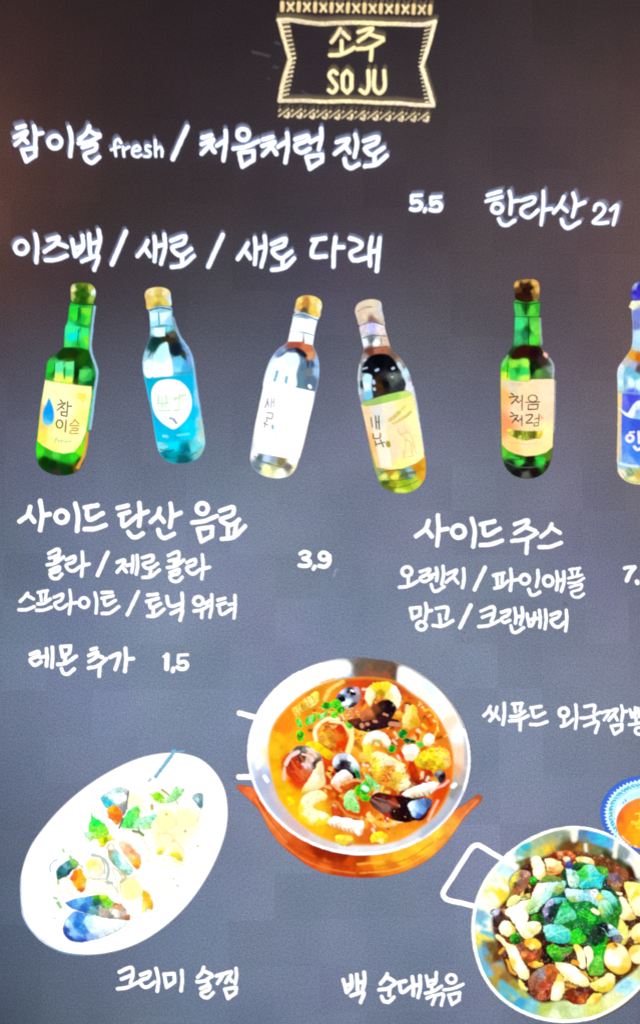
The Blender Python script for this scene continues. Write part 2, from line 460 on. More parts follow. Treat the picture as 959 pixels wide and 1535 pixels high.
word('first white word of the lemon line', [(30, 950, K, """95,187 170,162 165,197 97,232 120,275 150,280 190,252; 185,215 235,200; 240,135 247,210 240,290; 293,122 297,200 290,300;
 370,117 457,110 447,170 388,208 370,117; 410,210 405,255; 342,275 410,265 508,202; 375,312 395,355 430,362 490,317""", 33)])
word('last white word of the lemon line', [(30, 950, K, "640,142 690,128; 622,195 700,165 690,205 625,250; 690,190 745,212; 618,307 700,290 778,225; 720,285 715,380", 33),
 (150, 950, K, "90,212 175,180 165,240 140,320; 230,132 236,230 225,338; 240,230 300,222", 35)])
word('price 1,5 in bold white numerals at the end of the lemon line', [(150, 950, K, "572,205 600,192@22; 604,192 600,312@46; 660,312 655,335@38; 706,192 788,188@26; 706,192 702,255@26; 712,262 760,250 785,282 765,312 720,315 697,300@36", 34)], wob=0.15)
word('price 3,9 in bold white numerals', [(400, 800, K, "300,180 340,162 382,180 365,212 325,222@34; 330,225 385,248 378,282 330,290 292,284@36; 430,295 418,315@36; O510,202,38,34@34; 560,200 560,255 525,296 470,290@38", 34)], wob=0.15)
T4 = 'heading under the fifth bottle'
word('first white word of the ' + T4, [(610, 755, K, """190,155 165,225 80,292; 175,235 220,295; 275,105 280,240 268,375; 285,240 360,225; O460,251,57,56; 580,135 605,240 592,385;
 658,187 782,158; 682,190 700,283 830,225; 657,372 750,365 850,332""", 39)])
word('last white word of the ' + T4, [(720, 755, K, """305,185 425,150 400,205 305,268; 405,212 490,243; 280,335 400,320 505,265; 417,330 410,443;
 637,185 610,240 540,297; 640,220 710,262; 525,390 620,387 720,352""", 36)], edge=((225, 230, 250), 2, .4))
word('first white word of the juice line', [(585, 835, K, """O147,130,44,41; 160,175 160,245; 80,272 160,262 240,220; 265,132 350,110 330,150 265,192 285,217 320,217 370,185; 345,172 400,152; 410,100 420,150 412,212; 470,82 475,160 457,245; 365,247 385,300 410,308 480,267;
 510,152 592,120 570,165 500,225; 560,175 605,235; 655,105 660,190 645,275""", 30)])
word('white slash of the juice line', [(585, 835, K, "848,95 752,293", 35)])
word('last white word of the juice line', [(725, 835, K, """85,165 180,142; 112,170 122,265; 165,150 160,240; 95,280 150,267 215,215; 238,110 246,190 235,300; 245,212 310,202; O366,200,42,42; 480,120 485,190 470,265; 400,290 420,335 450,342 500,315;
 O575,215,42,45; 650,132 660,200 650,295; 715,132 717,220 692,310; 655,215 705,205""", 31),
 (725, 835, K, "765,112 860,100; 785,125 792,160; 845,110 835,155; 755,192 880,160; 755,234 830,227 895,190; 770,272 875,247 865,287 785,315 800,352 850,362 893,330", 24)], edge=((225, 230, 250), 2, .4))
word('first white word of the mango line', [(599, 890, K, """95,132 180,122 180,190 115,225 95,132; 232,87 240,160 228,232; 240,160 285,150; O193,288,42,37; 325,132 425,125 415,225; 355,190 365,275; 297,285 380,290 475,242""", 31)])
word('white slash of the mango line', [(599, 890, K, "635,105 540,303", 37)])
word('last white word of the mango line', [(599, 890, K, "725,157 840,120 845,180 820,250; 740,212 840,175; 707,295 800,285 885,245", 29),
 (715, 890, K, """215,167 290,147 275,190 215,225 240,258 290,240; 335,132 345,200 340,265; 400,125 406,200 385,275; 345,210 400,200; 300,287 315,340 345,348 415,305;
 445,182 465,290; 515,172 508,230 487,288 465,290; 455,237 505,225; 555,150 565,220 560,300; 520,225 560,218; 610,147 616,230 605,315;
 660,190 740,165 725,210 660,242 690,290 730,298 785,255; 797,147 802,240 790,335""", 30)])
word('price 7,9 in bold white numerals cut by the right edge', [(879, 830, 11.99, "675,262 730,245 860,240@62; 850,245 770,350 715,480@82; 895,500 905,525@78", 70),
 (883, 822, K, "O510,202,38,34@34; 560,200 560,255 525,296 470,290@38", 34)], wob=0.15, edge=((225, 225, 240), 2, .4))
word('first white words of the seafood dish name', [(710, 1040, K, """145,115 125,160 88,197; 145,155 165,195; 205,120 190,180 143,242; 195,190 225,230; 270,85 272,180 258,275;
 345,92 430,85; 362,105 372,160; 425,100 410,150; 328,205 390,200 455,158; 317,245 400,235 485,197; 415,240 412,325;
 510,127 600,112; 522,130 540,207 635,170; 507,275 580,275 655,250""", 30)])
word('last white words of the seafood dish name running off the right edge', [(819, 1040, 6.85, """O172,190,47,44@38; 175,240 175,310; 147,333 200,320 270,262; 295,115 305,230 292,358; 385,132 492,120 480,190; 347,250 430,242 545,190; 482,245 490,290; 385,330 525,290 497,398;
 560,195 640,178 585,268; 640,180 722,157 635,272; 690,205 722,270; 765,122 777,190 765,280; 780,190 820,180; 657,332 770,312 765,370 692,415 657,332;
 850,162 872,240; 905,142 900,230 872,240; 860,205 900,195; 935,150 945,235; 985,140 980,225 945,235; 940,195 980,190; 915,250 915,290; 842,318 930,305 1010,280; O948,380,42,36""", 33)], edge=((225, 230, 250), 2, .4))
word('white caption below the oval plate, first word', [(165, 1435, K, """85,132 195,92 207,150 185,235; 105,195 195,160; 72,282 150,272 250,225; 275,157 360,132 345,180 272,212 300,260 340,265 400,222; 415,100 437,200 425,303;
 487,152 577,147 580,220 510,268 487,152; 645,117 650,210 640,298""", 33)])
word('white caption below the oval plate, last word', [(240, 1435, K, """393,90 375,140 340,178; 397,125 460,150; 332,220 400,210 470,167; 425,210 435,250; 365,280 445,252 440,290 370,322 390,355 430,360 480,317;
 507,165 567,150 515,235; 567,150 642,130 590,225; 615,177 645,215; 683,100 686,170 675,235; 582,287 685,270 680,320 610,368 582,287""", 32)])
word('white caption beside the pan, first syllable', [(500, 1440, K, """85,172 115,280; 155,135 160,230 117,283; 100,225 155,210; 208,125 215,260; 273,105 277,190 262,255; 215,200 265,187; 155,315 267,285 240,373""", 35)])
word('white caption beside the pan, long last word', [(500, 1440, K, """480,120 460,160 420,205; 480,150 545,185; 405,262 480,250 550,207; 500,245 500,310; 430,320 450,363 490,370 540,327;
 580,195 645,182; 590,200 610,285 700,227; 705,145 715,230 712,310; 773,135 777,240 755,328; 715,227 770,215""", 34),
 (580, 1440, K, """350,137 370,230; 440,105 430,200 370,230; 365,188 430,170; 400,220 400,260; 342,292 410,277 490,227; 355,337 425,312 405,393; 430,312 502,300 485,398;
 O575,163,42,38; 507,262 590,250 680,212; 552,307 650,287 645,350 582,393 552,307""", 29)])

# faint chalky smears and scratches on the screen
def mark(items, lab, col=(120, 122, 140), alpha=0.7):
    o = word(lab, items, col=col, name='smear', alpha=alpha, feather=2.2)
mark([(400, 800, K, "612,340 625,322; 600,378 608,364", 18)], 'short pale scratch beside the price 3,9', (170, 175, 190))
mark([(599, 890, K, "570,375 595,430", 22)], 'short pale scratch below the mango line', (150, 155, 175))
mark([(599, 890, K, "75,435 100,480", 22)], 'short pale scratch left below the mango line', (150, 155, 175))
mark([(165, 740, K, "318,315 320,318@26; 375,316 392,308@14", 20)], 'pale specks under the heading')
mark([(20, 740, K, "335,238 336,239@22; 95,105 96,106@20", 20)], 'faint pale speck in the heading')
mark([(715, 890, K, "790,92 792,95@22", 20)], 'pale speck above the mango line')
mark([(650, 1250, 7.377, "70,230 120,222 150,235@6; 165,235 225,238@7; 395,250 460,262@5; 560,262 620,275@6", 6)], 'thin scratch across the screen beside the pan handle', (155, 165, 185), 0.55)
mark([(0, 0, 2.283, "865,178 920,192@9; 945,146 955,150@7; 935,230 950,232@7; 918,268 922,270@5", 6)], 'faint chalky smear left of the cream sign', (92, 86, 92), .5)
mark([(405, 0, K, "50,385 90,400@20; 40,590 60,610@18; 290,820 330,850@18", 6)], 'faint smudge beside the cream sign', (80, 74, 80))

# ------------------------------------------------------------------ cream sign at the top
CR = [(480, 20, (228, 212, 178)), (560, 60, (250, 235, 180)), (640, 40, (242, 226, 196)), (420, 150, (228, 212, 180)), (640, 160, (246, 230, 200)), (500, 110, (252, 238, 188))]
A_, B_ = (405, 0, K), (520, 0, K)
def off(t, dx, dy=0):
    out = []
    for s in t.split(';'):
        p, *a = s.split('@'); out.append(' '.join('%g,%g' % (x + dx, y + dy) for x, y in nums(p)) + ('@' + a[0] if a else ''))
    return ';'.join(out)
word('cream rough frame of the sign with serrated sides', [
    (*A_, "75,182 170,180 300,198 440,215 600,208 800,205 959,212", 40), (*B_, "260,212 480,218 690,220 788,195", 40),
    (*A_, "78,182 120,340 180,540@38; 180,540 120,730 85,905@40", 38),
    (*A_, "85,908 300,905 480,915 700,910 959,925", 36), (*B_, "260,925 480,930 640,945 775,950", 36),
    (*B_, "788,195 740,380 668,600@38; 668,600 725,780 772,945@40", 38),
    (*A_, ';'.join("%g,%g %g,%g@17" % (95 + 80 * (t if t < .5 else 1 - t) * 2, 205 + 660 * t, 162 + 62 * (t if t < .5 else 1 - t) * 2, 200 + 645 * t) for t in [i / 16 for i in range(17)]), 17),
    (*B_, ';'.join("%g,%g %g,%g@11" % (770 - 85 * (t if t < .5 else 1 - t) * 2, 225 + 690 * t, 705 - 62 * (t if t < .5 else 1 - t) * 2, 240 + 680 * t) for t in [i / 19 for i in range(20)]), 12),
    ], HC, col=CR, name='sign_frame', noise=(0.18, 3), edge=((170, 150, 120), 2.4, 0.5))
word('two cream brush syllables in the sign', [(*A_, "628,262 600,315 550,378; 648,290 705,345; 640,370 640,480; 535,497 640,490 755,432", 36),
    (*B_, "102,290 225,257 185,312 102,372; 200,310 322,347; 88,442 200,430 325,362; 222,432 212,540", 36)], HC, col=CR, edge=((215, 190, 120), 2.4, 0.45))
word('cream capitals SO JU in the sign', [(*A_, "597,662 565,638 530,675 560,730 598,785 562,833 525,812@36; 690,640 728,680 728,795 690,835 650,795 650,680 690,640@37", 37),
    (*B_, "190,640 190,800 162,838 120,812@38; 245,640 245,800 288,838 332,800 332,640@37", 38)], HC, col=CR, wob=.2, edge=((215, 190, 120), 2.4, 0.45))
for i in range(19):
    x = 108 + i * 73.6; y = 60 + i * 1.6
    if i % 2 == 0:
        word(None, [(*A_, "%g,%g %g,%g" % (x + 1, y - 32, x - 1, y + 32), 38)], HC, col=(235, 205, 150), name='oval_bead', edge=((160, 130, 90), 2.4, 0.6))
    else:
        word(None, [(*A_, "%g,%g %g,%g@24; %g,%g %g,%g@24; %g,%g %g,%g@40" % (x - 26, y - 34, x + 24, y + 34, x + 28, y - 32, x - 26, y + 36, x, y - 4, x, y + 6), 24)], HC,
             col=(238, 215, 165), name='cross_bead', edge=((160, 130, 90), 2.0, 0.5), noise=(0.25, 2.5))
for i in range(12):
    x = 120 + i * 113.5; y = 1018 + i * 3.2
    word(None, [(*A_, "%g,%g %g,%g@15; %g,%g %g,%g@15; %g,%g %g,%g %g,%g@28" % (x - 42, y - 20, x - 30, y - 32, x - 42, y + 28, x + 44, y - 38, x + 14, y + 28, x + 38, y + 34, x + 46, y + 2), 20)], HC,
         col=(222, 205, 172), name='rope_twist', edge=((150, 130, 100), 2.0, 0.55), noise=(0.3, 2.5))
# ------------------------------------------------------------------ the six bottle pictures
JOINED = ('lettering', 'drawing', 'script', 'shrimp_fold', 'noodle', 'fork', 'shell_rib', 'squid_ring', 'base_ripple')
def S(name, parent, cr, text, col, w, **kw):      # strokes as a part
    if ';' in text and not any(j in name for j in JOINED):
        for s in text.split(';'):
            k2 = dict(kw); S(name, parent, cr, s, col, w, **k2)
        return
    return strokes(name, parent, [(cr, text, w)], col, kw.pop('label', None), **kw)
WARP[0] = 0.35
def sh(p, n, c, pts, col, **kw): return shape(n, p, c, pts, col, **kw)

# 1: green bottle, yellow label, blue drop
c = Crop(30, 400, 4.65)
flat()
b = shape('bottle_picture', board, c, "365,240 350,270 332,390 318,420 300,560 250,612 198,655 186,720 178,800 150,950 122,1180 115,1300 140,1390 205,1438 290,1455 385,1435 438,1375 465,1250 490,1080 515,900 542,760 540,705 510,640 486,590 490,450 505,290 510,240",
    [(380,330,(20,205,60)),(470,340,(70,225,60)),(425,330,(10,120,40)),(425,420,(20,150,60)),(370,480,(0,235,205)),(350,430,(40,235,150)),(440,480,(50,230,130)),(470,520,(90,235,40)),(400,560,(30,140,40)),
     (380,600,(22,45,10)),(450,625,(20,80,15)),(300,605,(15,70,20)),(350,640,(60,90,15)),(225,720,(30,215,50)),(280,700,(90,235,150)),(345,700,(110,235,130)),(280,775,(225,245,90)),(335,785,(220,240,70)),(315,740,(20,150,50)),(395,740,(10,50,10)),
     (400,690,(10,60,10)),(440,750,(60,210,90)),(480,750,(30,150,60)),(245,740,(15,120,30)),(500,800,(10,90,30)),(505,900,(60,190,110)),(490,1000,(60,210,120)),(140,1290,(60,235,30)),(200,1300,(40,180,30)),(250,1310,(70,220,60)),(180,1350,(10,50,10)),(230,1380,(10,45,10)),(300,1400,(15,60,15)),
     (380,1330,(40,225,30)),(320,1330,(30,190,30)),(430,1290,(130,240,10)),(260,1440,(50,50,40)),(400,1410,(110,80,30)),(350,1420,(20,50,10)),(420,1360,(40,60,10))],
    noise=[(0.10, 3)], edge=((30, 120, 60), 1.5, 0.35), label='green bottle tilted right with a yellow label, leftmost bottle')
sh(b, 'screw_cap', c, "362,135 380,120 440,112 500,125 526,160 528,200 512,245 505,262 440,268 365,240 358,200",
   [(372,150,(235,225,160)),(368,210,(190,200,110)),(415,140,(60,110,20)),(405,190,(40,100,15)),(440,160,(30,85,10)),(440,220,(25,80,10)),(400,230,(60,110,20)),(465,200,(50,100,15)),(465,150,(70,110,20)),(440,125,(110,130,30)),(490,150,(190,200,80)),(500,220,(150,190,60)),(520,180,(210,230,235)),(430,250,(20,80,20))], noise=(0.2, 3))
S('cap_ring', b, c, "362,248 430,262 505,262", (25, 95, 25), 9)
S('pale_edge', b, c, "522,280 505,420 495,580 530,690 540,740 522,880 505,1020 490,1130", [(515,300,(150,200,240)),(535,700,(170,215,245)),(500,1000,(150,215,220))], 17, alpha=.85, feather=1.4)
sh(b, 'window_reflection', c, "350,275 412,270 405,320 400,375 345,385", [(370,300,(30,225,60)),(380,350,(60,240,40)),(350,370,(40,200,70))], smooth=False, feather=1.3, alpha=.85)
sh(b, 'window_reflection', c, "430,285 498,290 488,380 470,410 425,395", [(470,310,(120,235,50)),(440,360,(20,200,50)),(480,380,(90,230,50))], smooth=False, feather=1.3, alpha=.85)
sh(b, 'window_reflection', c, "325,408 420,415 412,560 310,560 318,470", [(350,430,(60,250,150)),(370,490,(0,240,225)),(330,540,(70,245,110)),(400,540,(40,210,70))], smooth=False, feather=1.4, alpha=.85)
sh(b, 'window_reflection', c, "428,420 480,430 475,575 420,560", [(450,450,(60,245,120)),(470,520,(120,245,40)),(435,540,(30,220,90))], smooth=False, feather=1.4, alpha=.85)
sh(b, 'dark_shoulder', c, "300,575 400,565 460,580 490,620 505,720 480,700 440,690 410,730 405,820 370,810 385,700 380,650 320,640 275,650 260,625", [(380,600,(18,50,8)),(440,640,(25,90,10)),(395,760,(8,45,8)),(490,680,(10,70,20))], feather=2, alpha=.85)
sh(b, 'window_reflection', c, "250,672 300,660 305,780 300,800 240,795 245,720", [(270,700,(90,245,170)),(270,780,(235,250,110))], smooth=False, feather=1.5)
sh(b, 'window_reflection', c, "318,665 378,660 375,760 365,805 312,800", [(345,690,(110,245,150)),(340,790,(235,250,90)),(340,740,(70,230,130))], smooth=False, feather=1.5)
sh(b, 'window_reflection', c, "420,720 500,715 500,790 450,800 415,780", [(450,740,(90,230,100)),(490,770,(40,190,80))], smooth=False, feather=2, alpha=.8)
S('amber_edge', b, c, "470,1160 462,1240 440,1330 405,1400", [(468,1170,(235,190,90)),(455,1280,(245,160,40)),(410,1400,(190,110,40))], 22, alpha=.9, feather=1.5)
S('dark_streak', b, c, "412,290 405,380@8; 412,440 402,550@8; 245,670 240,770@7; 318,700 312,780@6", (10, 90, 35), 7, alpha=.8)  # dark green streaks in the printed glass
lb = sh(b, 'paper_label', c, "178,790 290,812 400,825 502,835 500,900 480,1030 462,1150 430,1230 380,1290 310,1303 230,1285 165,1250 124,1215 132,1130 150,960",
   [(300,860,(255,253,188)),(450,900,(254,250,165)),(200,830,(247,252,185)),(300,1000,(255,254,205)),(150,1190,(255,240,90)),(250,1180,(255,250,170)),(210,950,(255,252,190)),(230,1220,(255,247,140)),(400,1150,(255,250,175)),(330,1270,(255,255,170)),(450,1060,(255,248,140)),(135,1100,(250,215,110)),(150,1000,(245,205,140))],
   smooth=False, noise=(0.05, 8), edge=((240, 215, 90), 1.2, 0.4), label='yellow paper label with a blue drop and brown lettering')
sh(b, 'blue_drop', c, "204,915 225,955 240,1010 240,1060 225,1095 195,1105 168,1090 160,1050 165,1000 185,955", [(200,1000,(0,160,250)),(200,1090,(100,215,255)),(215,1060,(30,170,245)),(180,960,(30,165,240))], edge=((130, 215, 250), 1.6, 0.6), feather=1.3)
S('label_lettering', b, c, """285,928 297,945; 268,962 318,950 292,975 262,1000; 290,975 310,992; 335,940 332,1010; 335,972 362,972; 290,1012 332,1012 328,1042 292,1036 290,1012;
  O278,1096,22,28; 325,1070 318,1150""", (110, 80, 20), 9.5, feather=.8, wob=.1)
S('label_lettering', b, c, "385,1065 370,1085 352,1098; 385,1068 412,1095; 350,1108 412,1108; 362,1125 405,1128 400,1142 358,1142 352,1160 405,1162", (195, 150, 30), 8, feather=.8, wob=.1)
S('script_lettering', b, c, "262,1190 252,1200 245,1225; 240,1208 262,1206; 270,1208 272,1222; 280,1212 296,1212 290,1224; 305,1214 318,1222 330,1216 340,1222 358,1212", (120, 190, 180), 5, feather=.8, wob=.1, alpha=.85)
sh(b, 'gold_mark', c, "405,885 440,880 462,890 458,935 440,945 420,925 403,915", (252, 236, 70), alpha=.8, feather=2)

# 2: aqua bottle with a round white label
c = Crop(190, 410, 4.95)
flat()
b = shape('bottle_picture', board, c, "160,262 172,300 176,400 170,480 140,560 120,640 122,720 150,870 185,1030 215,1220 235,1310 275,1375 330,1405 400,1415 480,1400 545,1355 580,1280 575,1180 550,1050 528,900 505,740 492,640 460,560 400,470 350,385 338,320 330,250",
    [(200,330,(200,240,250)),(235,340,(90,170,190)),(285,340,(195,240,255)),(320,350,(150,200,240)),(250,395,(90,170,190)),(230,440,(200,250,255)),(310,410,(110,215,235)),(220,500,(15,50,50)),(200,540,(20,70,60)),(300,480,(30,40,35)),(370,540,(20,35,50)),(400,600,(25,45,60)),
     (340,500,(50,45,40)),(330,450,(90,90,70)),(270,560,(110,225,240)),(225,650,(225,255,255)),(290,660,(235,255,255)),(170,700,(235,252,255)),(265,720,(230,255,255)),(150,620,(160,210,230)),(135,680,(190,225,245)),(400,660,(60,180,235)),(380,700,(90,205,245)),(440,640,(80,150,200)),
     (430,720,(50,170,215)),(470,640,(120,170,230)),(460,560,(120,170,215)),(430,500,(110,160,210)),(160,800,(0,185,225)),(250,780,(0,190,225)),(450,800,(0,185,230)),(520,900,(130,215,250)),(500,830,(60,205,245)),(180,900,(20,190,235)),(200,1000,(0,190,240)),(480,1050,(0,205,245)),
     (540,1100,(110,220,245)),(300,1200,(0,205,240)),(460,1180,(0,215,245)),(230,1130,(0,200,240)),(560,1220,(170,225,230)),(250,1290,(120,225,240)),(350,1270,(0,225,255)),(440,1300,(0,130,150)),(500,1290,(90,225,240)),(330,1370,(0,160,175)),(420,1390,(10,90,100)),(540,1330,(120,200,200)),(280,1350,(0,130,150))],
    noise=[(0.12, 3)], edge=((130, 180, 225), 2.2, 0.45), label='aqua blue bottle with gold cap and round white label, second from left')
sh(b, 'screw_cap', c, "135,160 150,125 200,105 270,105 318,130 328,180 330,240 300,242 230,240 155,265 145,210",
   [(180,140,(240,225,160)),(240,160,(215,190,90)),(290,150,(240,225,170)),(200,200,(235,215,100)),(280,210,(225,205,90)),(230,235,(190,165,60)),(150,180,(230,190,120)),(325,190,(200,225,240)),(160,240,(235,200,100))], noise=(0.12, 4), label='gold screw cap')
S('neck_ring', b, c, "165,275 245,255 330,268", (40, 100, 115), 13, alpha=.85)
S('glass_line', b, c, "180,400 260,385 345,395@8; 235,290 240,385@8; 262,575 258,690@7; 195,600 190,740@6; 345,740 480,735@7; 150,770 330,768@7", (60, 150, 180), 7, alpha=.75)
sh(b, 'window_reflection', c, "200,620 250,540 300,510 320,600 342,700 338,755 260,765 195,765 192,700", [(250,600,(190,250,255)),(240,700,(250,255,255)),(300,680,(250,255,255)),(262,640,(200,245,255))], feather=2.2, smooth=True)
sh(b, 'dark_reflection', c, "195,480 250,475 300,470 340,495 390,545 440,610 440,645 400,620 350,610 322,590 300,505 250,520 205,560 178,605 160,620 185,560", [(220,500,(15,50,50)),(300,490,(60,45,25)),(370,560,(15,30,45)),(430,620,(60,60,40)),(190,590,(30,80,90))], feather=1.8, alpha=.9)
sh(b, 'window_reflection', c, "138,655 165,640 190,650 192,700 188,768 150,770 130,720", [(160,690,(225,250,255)),(165,750,(250,255,255))], feather=1.6)
sh(b, 'window_reflection', c, "172,295 232,290 238,385 180,398", [(200,330,(215,248,255)),(210,370,(170,235,250))], smooth=False, feather=1.4, alpha=.9)
sh(b, 'window_reflection', c, "245,295 325,285 335,370 250,382", [(280,320,(225,250,255)),(320,350,(150,215,245))], smooth=False, feather=1.4, alpha=.9)
sh(b, 'window_reflection', c, "205,405 285,400 285,465 215,468", [(240,440,(225,252,255))], smooth=False, feather=1.4, alpha=.9)
sh(b, 'window_reflection', c, "345,625 400,610 440,660 470,725 350,735", [(390,680,(110,215,250)),(370,720,(150,230,250)),(440,700,(60,180,235))], smooth=False, feather=2, alpha=.8)
sh(b, 'blue_label', c, "150,785 300,768 480,745 495,830 505,1000 512,1170 500,1215 400,1240 280,1255 225,1250 205,1100 175,930", [(170,830,(0,180,215)),(470,800,(0,190,235)),(200,1050,(0,185,235)),(490,1000,(0,200,240)),(300,1220,(0,200,240)),(480,1180,(0,220,250)),(330,1180,(0,190,235))], noise=(0.05, 6), smooth=False, label='turquoise lower label')
sh(b, 'round_label', c, "185,930 190,860 230,805 310,786 390,798 450,850 480,920 480,1000 450,1070 400,1125 350,1155 310,1140 250,1095 205,1030", [(330,950,(252,255,255)),(200,900,(245,255,252)),(330,800,(255,252,248)),(420,1050,(255,255,252))], edge=((200, 240, 245), 1.3, .5), label='round white label')
S('label_drawing', b, c, "235,900 240,965@9; 290,900 296,965@8; 262,912 265,1020@7; 225,968 310,960@8; 235,1018 330,1015@8; 350,935 440,905@8; 395,890 385,1020@7; 350,1015 420,1010@7", (150, 205, 150), 8, feather=1.3, alpha=.75)
S('label_drawing', b, c, "235,905 240,960 300,965 295,905@14; 232,985 300,985@12; 225,1018 320,1020@9; 310,990 318,1040@7", (195, 232, 200), 12, feather=1.6, alpha=.8)
S('label_drawing', b, c, "345,930 400,905 440,900@12; 350,955 385,930@9; 345,975 380,985@7; 355,1015 385,1022@7; 375,890 400,935@8", (200, 225, 175), 9, feather=1.5, alpha=.8)
S('arched_lettering', b, c, "235,840 270,822 330,815 385,830", (205, 215, 225), 8, feather=1.4, alpha=.7)
S('dark_mark', b, c, "322,1075 345,1080 370,1112", (130, 150, 195), 17, feather=1.3, alpha=.9)
S('glass_glint', b, c, "275,1207 300,1210@18; 380,1202 460,1190@9; 250,1290 300,1285@12", (130, 235, 245), 12, feather=1.5)
S('base_ripple', b, c, "250,1305 300,1320 350,1310@9; 420,1330 445,1300 470,1320@11; 290,1355 350,1370 380,1350@8; 430,1390 445,1400@9; 480,1350 520,1325@8", (10, 95, 115), 8, feather=1.2, alpha=.8)
S('pale_edge', b, c, "345,330 390,460 470,580 498,700 520,860 545,1020 565,1160", (170, 215, 250), 15, feather=1.8, alpha=.55)
S('amber_edge', b, c, "545,1090 560,1200@20; 560,1300 530,1350@8", (200, 200, 120), 14, feather=1.6, alpha=.7)

# 3: clear bottle, white label
c = Crop(360, 420, 4.95)
flat()
b = shape('bottle_picture', board, c, "405,245 385,320 365,400 350,460 280,515 220,600 195,680 175,770 145,920 110,1080 85,1240 75,1330 95,1390 150,1440 220,1465 295,1470 365,1450 410,1400 435,1330 470,1210 505,1060 545,900 580,740 585,630 570,560 540,480 550,400 570,310 590,250",
    [(430,320,(235,250,255)),(520,330,(235,250,255)),(460,310,(120,150,175)),(420,420,(240,252,255)),(510,430,(240,252,255)),(400,470,(190,90,60)),(480,480,(215,110,70)),(380,510,(90,110,150)),(300,560,(110,140,190)),(440,510,(30,30,50)),(480,545,(25,30,50)),(520,570,(215,140,90)),(515,620,(50,60,100)),
     (350,560,(205,235,255)),(300,620,(250,255,255)),(380,620,(252,255,255)),(250,600,(200,225,250)),(440,600,(120,170,205)),(470,640,(90,120,140)),(430,740,(90,140,160)),(520,680,(130,130,120)),(520,740,(90,110,140)),(560,680,(150,200,245)),(570,600,(150,190,240)),(300,730,(250,255,255)),(200,750,(250,254,255)),
     (300,900,(255,255,255)),(450,950,(255,255,255)),(150,1000,(255,250,238)),(480,1100,(255,252,235)),(200,1200,(255,255,250)),(400,1200,(255,255,255)),(110,1300,(235,240,250)),(140,1320,(90,110,120)),(190,1330,(190,215,255)),(250,1345,(150,170,185)),(300,1350,(150,130,70)),(360,1385,(120,110,110)),(250,1375,(190,200,150)),(380,1350,(250,252,240)),
     (200,1400,(255,250,190)),(300,1430,(250,252,235)),(120,1380,(110,140,160)),(400,1400,(245,240,190))],
    noise=[(0.04, 4)], edge=((205, 215, 235), 1.8, 0.5), label='clear glass bottle tilted right with a white label, third from left')
sh(b, 'screw_cap', c, "410,190 425,140 470,115 540,118 590,145 605,180 598,230 585,275 530,262 470,240 405,240", [(440,150,(250,220,120)),(480,170,(200,130,60)),(560,160,(250,225,130)),(540,220,(245,205,80)),(440,200,(235,190,90)),(470,225,(100,80,50)),(590,200,(240,235,190)),(420,235,(200,200,200))], noise=(0.18, 4), label='gold screw cap')
S('neck_ring', b, c, "402,262 450,255 520,278 578,300@10; 412,375 480,390 540,410@8; 468,400 470,465@9; 395,420 392,450@6; 455,275 452,315@7", (90, 115, 150), 8, alpha=.8)
sh(b, 'amber_reflection', c, "340,490 380,465 440,458 500,480 540,520 535,570 510,595 490,550 450,515 400,500 360,505", [(400,475,(175,80,55)),(500,500,(220,120,75)),(515,570,(225,160,110))], feather=2, alpha=.9)
S('dark_curve', b, c, "290,580 340,530 400,508 455,525 490,560", [(300,570,(120,150,205)),(360,525,(90,110,160)),(400,510,(50,55,90)),(470,540,(25,25,40))], 15, feather=2.2, alpha=.85)
S('glass_fold', b, c, "455,590 440,680 425,760@20; 520,600 515,690@18; 485,610 480,740@12; 535,720 530,800@20", [(440,650,(110,165,205)),(520,640,(60,70,100)),(480,700,(120,140,150)),(425,760,(90,150,160)),(530,760,(80,110,150))], 14, feather=1.8, alpha=.8)
S('glint', b, c, "512,785 520,795", (235, 248, 255), 24, feather=1.3)
sh(b, 'window_reflection', c, "395,285 455,280 560,310 545,400 480,385 372,375", [(430,320,(245,253,255)),(520,350,(240,252,255))], smooth=False, feather=1.3, alpha=.92)
sh(b, 'window_reflection', c, "372,390 465,398 460,455 355,455", [(420,420,(245,253,255))], smooth=False, feather=1.3, alpha=.92)
sh(b, 'window_reflection', c, "478,410 545,418 535,480 478,470", [(510,440,(245,253,255))], smooth=False, feather=1.3, alpha=.92)
sh(b, 'window_reflection', c, "240,600 300,570 345,548 420,545 440,600 415,690 410,795 180,800 185,710 205,650", [(300,650,(252,255,255)),(380,600,(225,245,255)),(230,650,(230,242,255)),(300,760,(255,255,255)),(380,720,(250,254,255))], feather=2.2)
S('droplet', b, c, "275,680 255,745@17; 345,720 338,758@17", (110, 185, 220), 15, feather=1.6, alpha=.85)
sh(b, 'paper_label', c, "178,790 260,790 400,795 480,812 552,828 540,900 505,1050 470,1210 440,1320 360,1325 250,1305 100,1275 118,1080 145,920", [(300,900,(255,255,255)),(500,900,(255,255,255)),(140,1000,(255,250,240)),(430,1200,(255,253,240)),(250,1200,(255,254,248))], smooth=False, edge=((250, 240, 215), 1.2, .4), label='white paper label')
S('droplet', b, c, "275,680 255,745@17; 345,720 338,758@17; 290,855 300,855@9", (110, 185, 220), 15, feather=1.6, alpha=.8)
S('label_lettering', b, c, "205,880 195,920 185,945; 205,900 212,935; 232,875 230,945@6; 252,880 250,940@6; 232,905 250,905@6; 200,985 240,990 232,1030 198,1020 200,1050; 175,1060 205,1075; 188,1050 180,1090", (105, 118, 140), 7.5, feather=.9, wob=.1)
S('blue_dot', b, c, "240,1080 242,1100", (120, 200, 215), 18, feather=1.2)
S('label_drawing', b, c, "260,1190 275,1180; 335,1090 345,1085; 330,1180 352,1160; 405,1155 425,1162; 430,1085 440,1080", (215, 205, 180), 9, feather=1.3, alpha=.8)
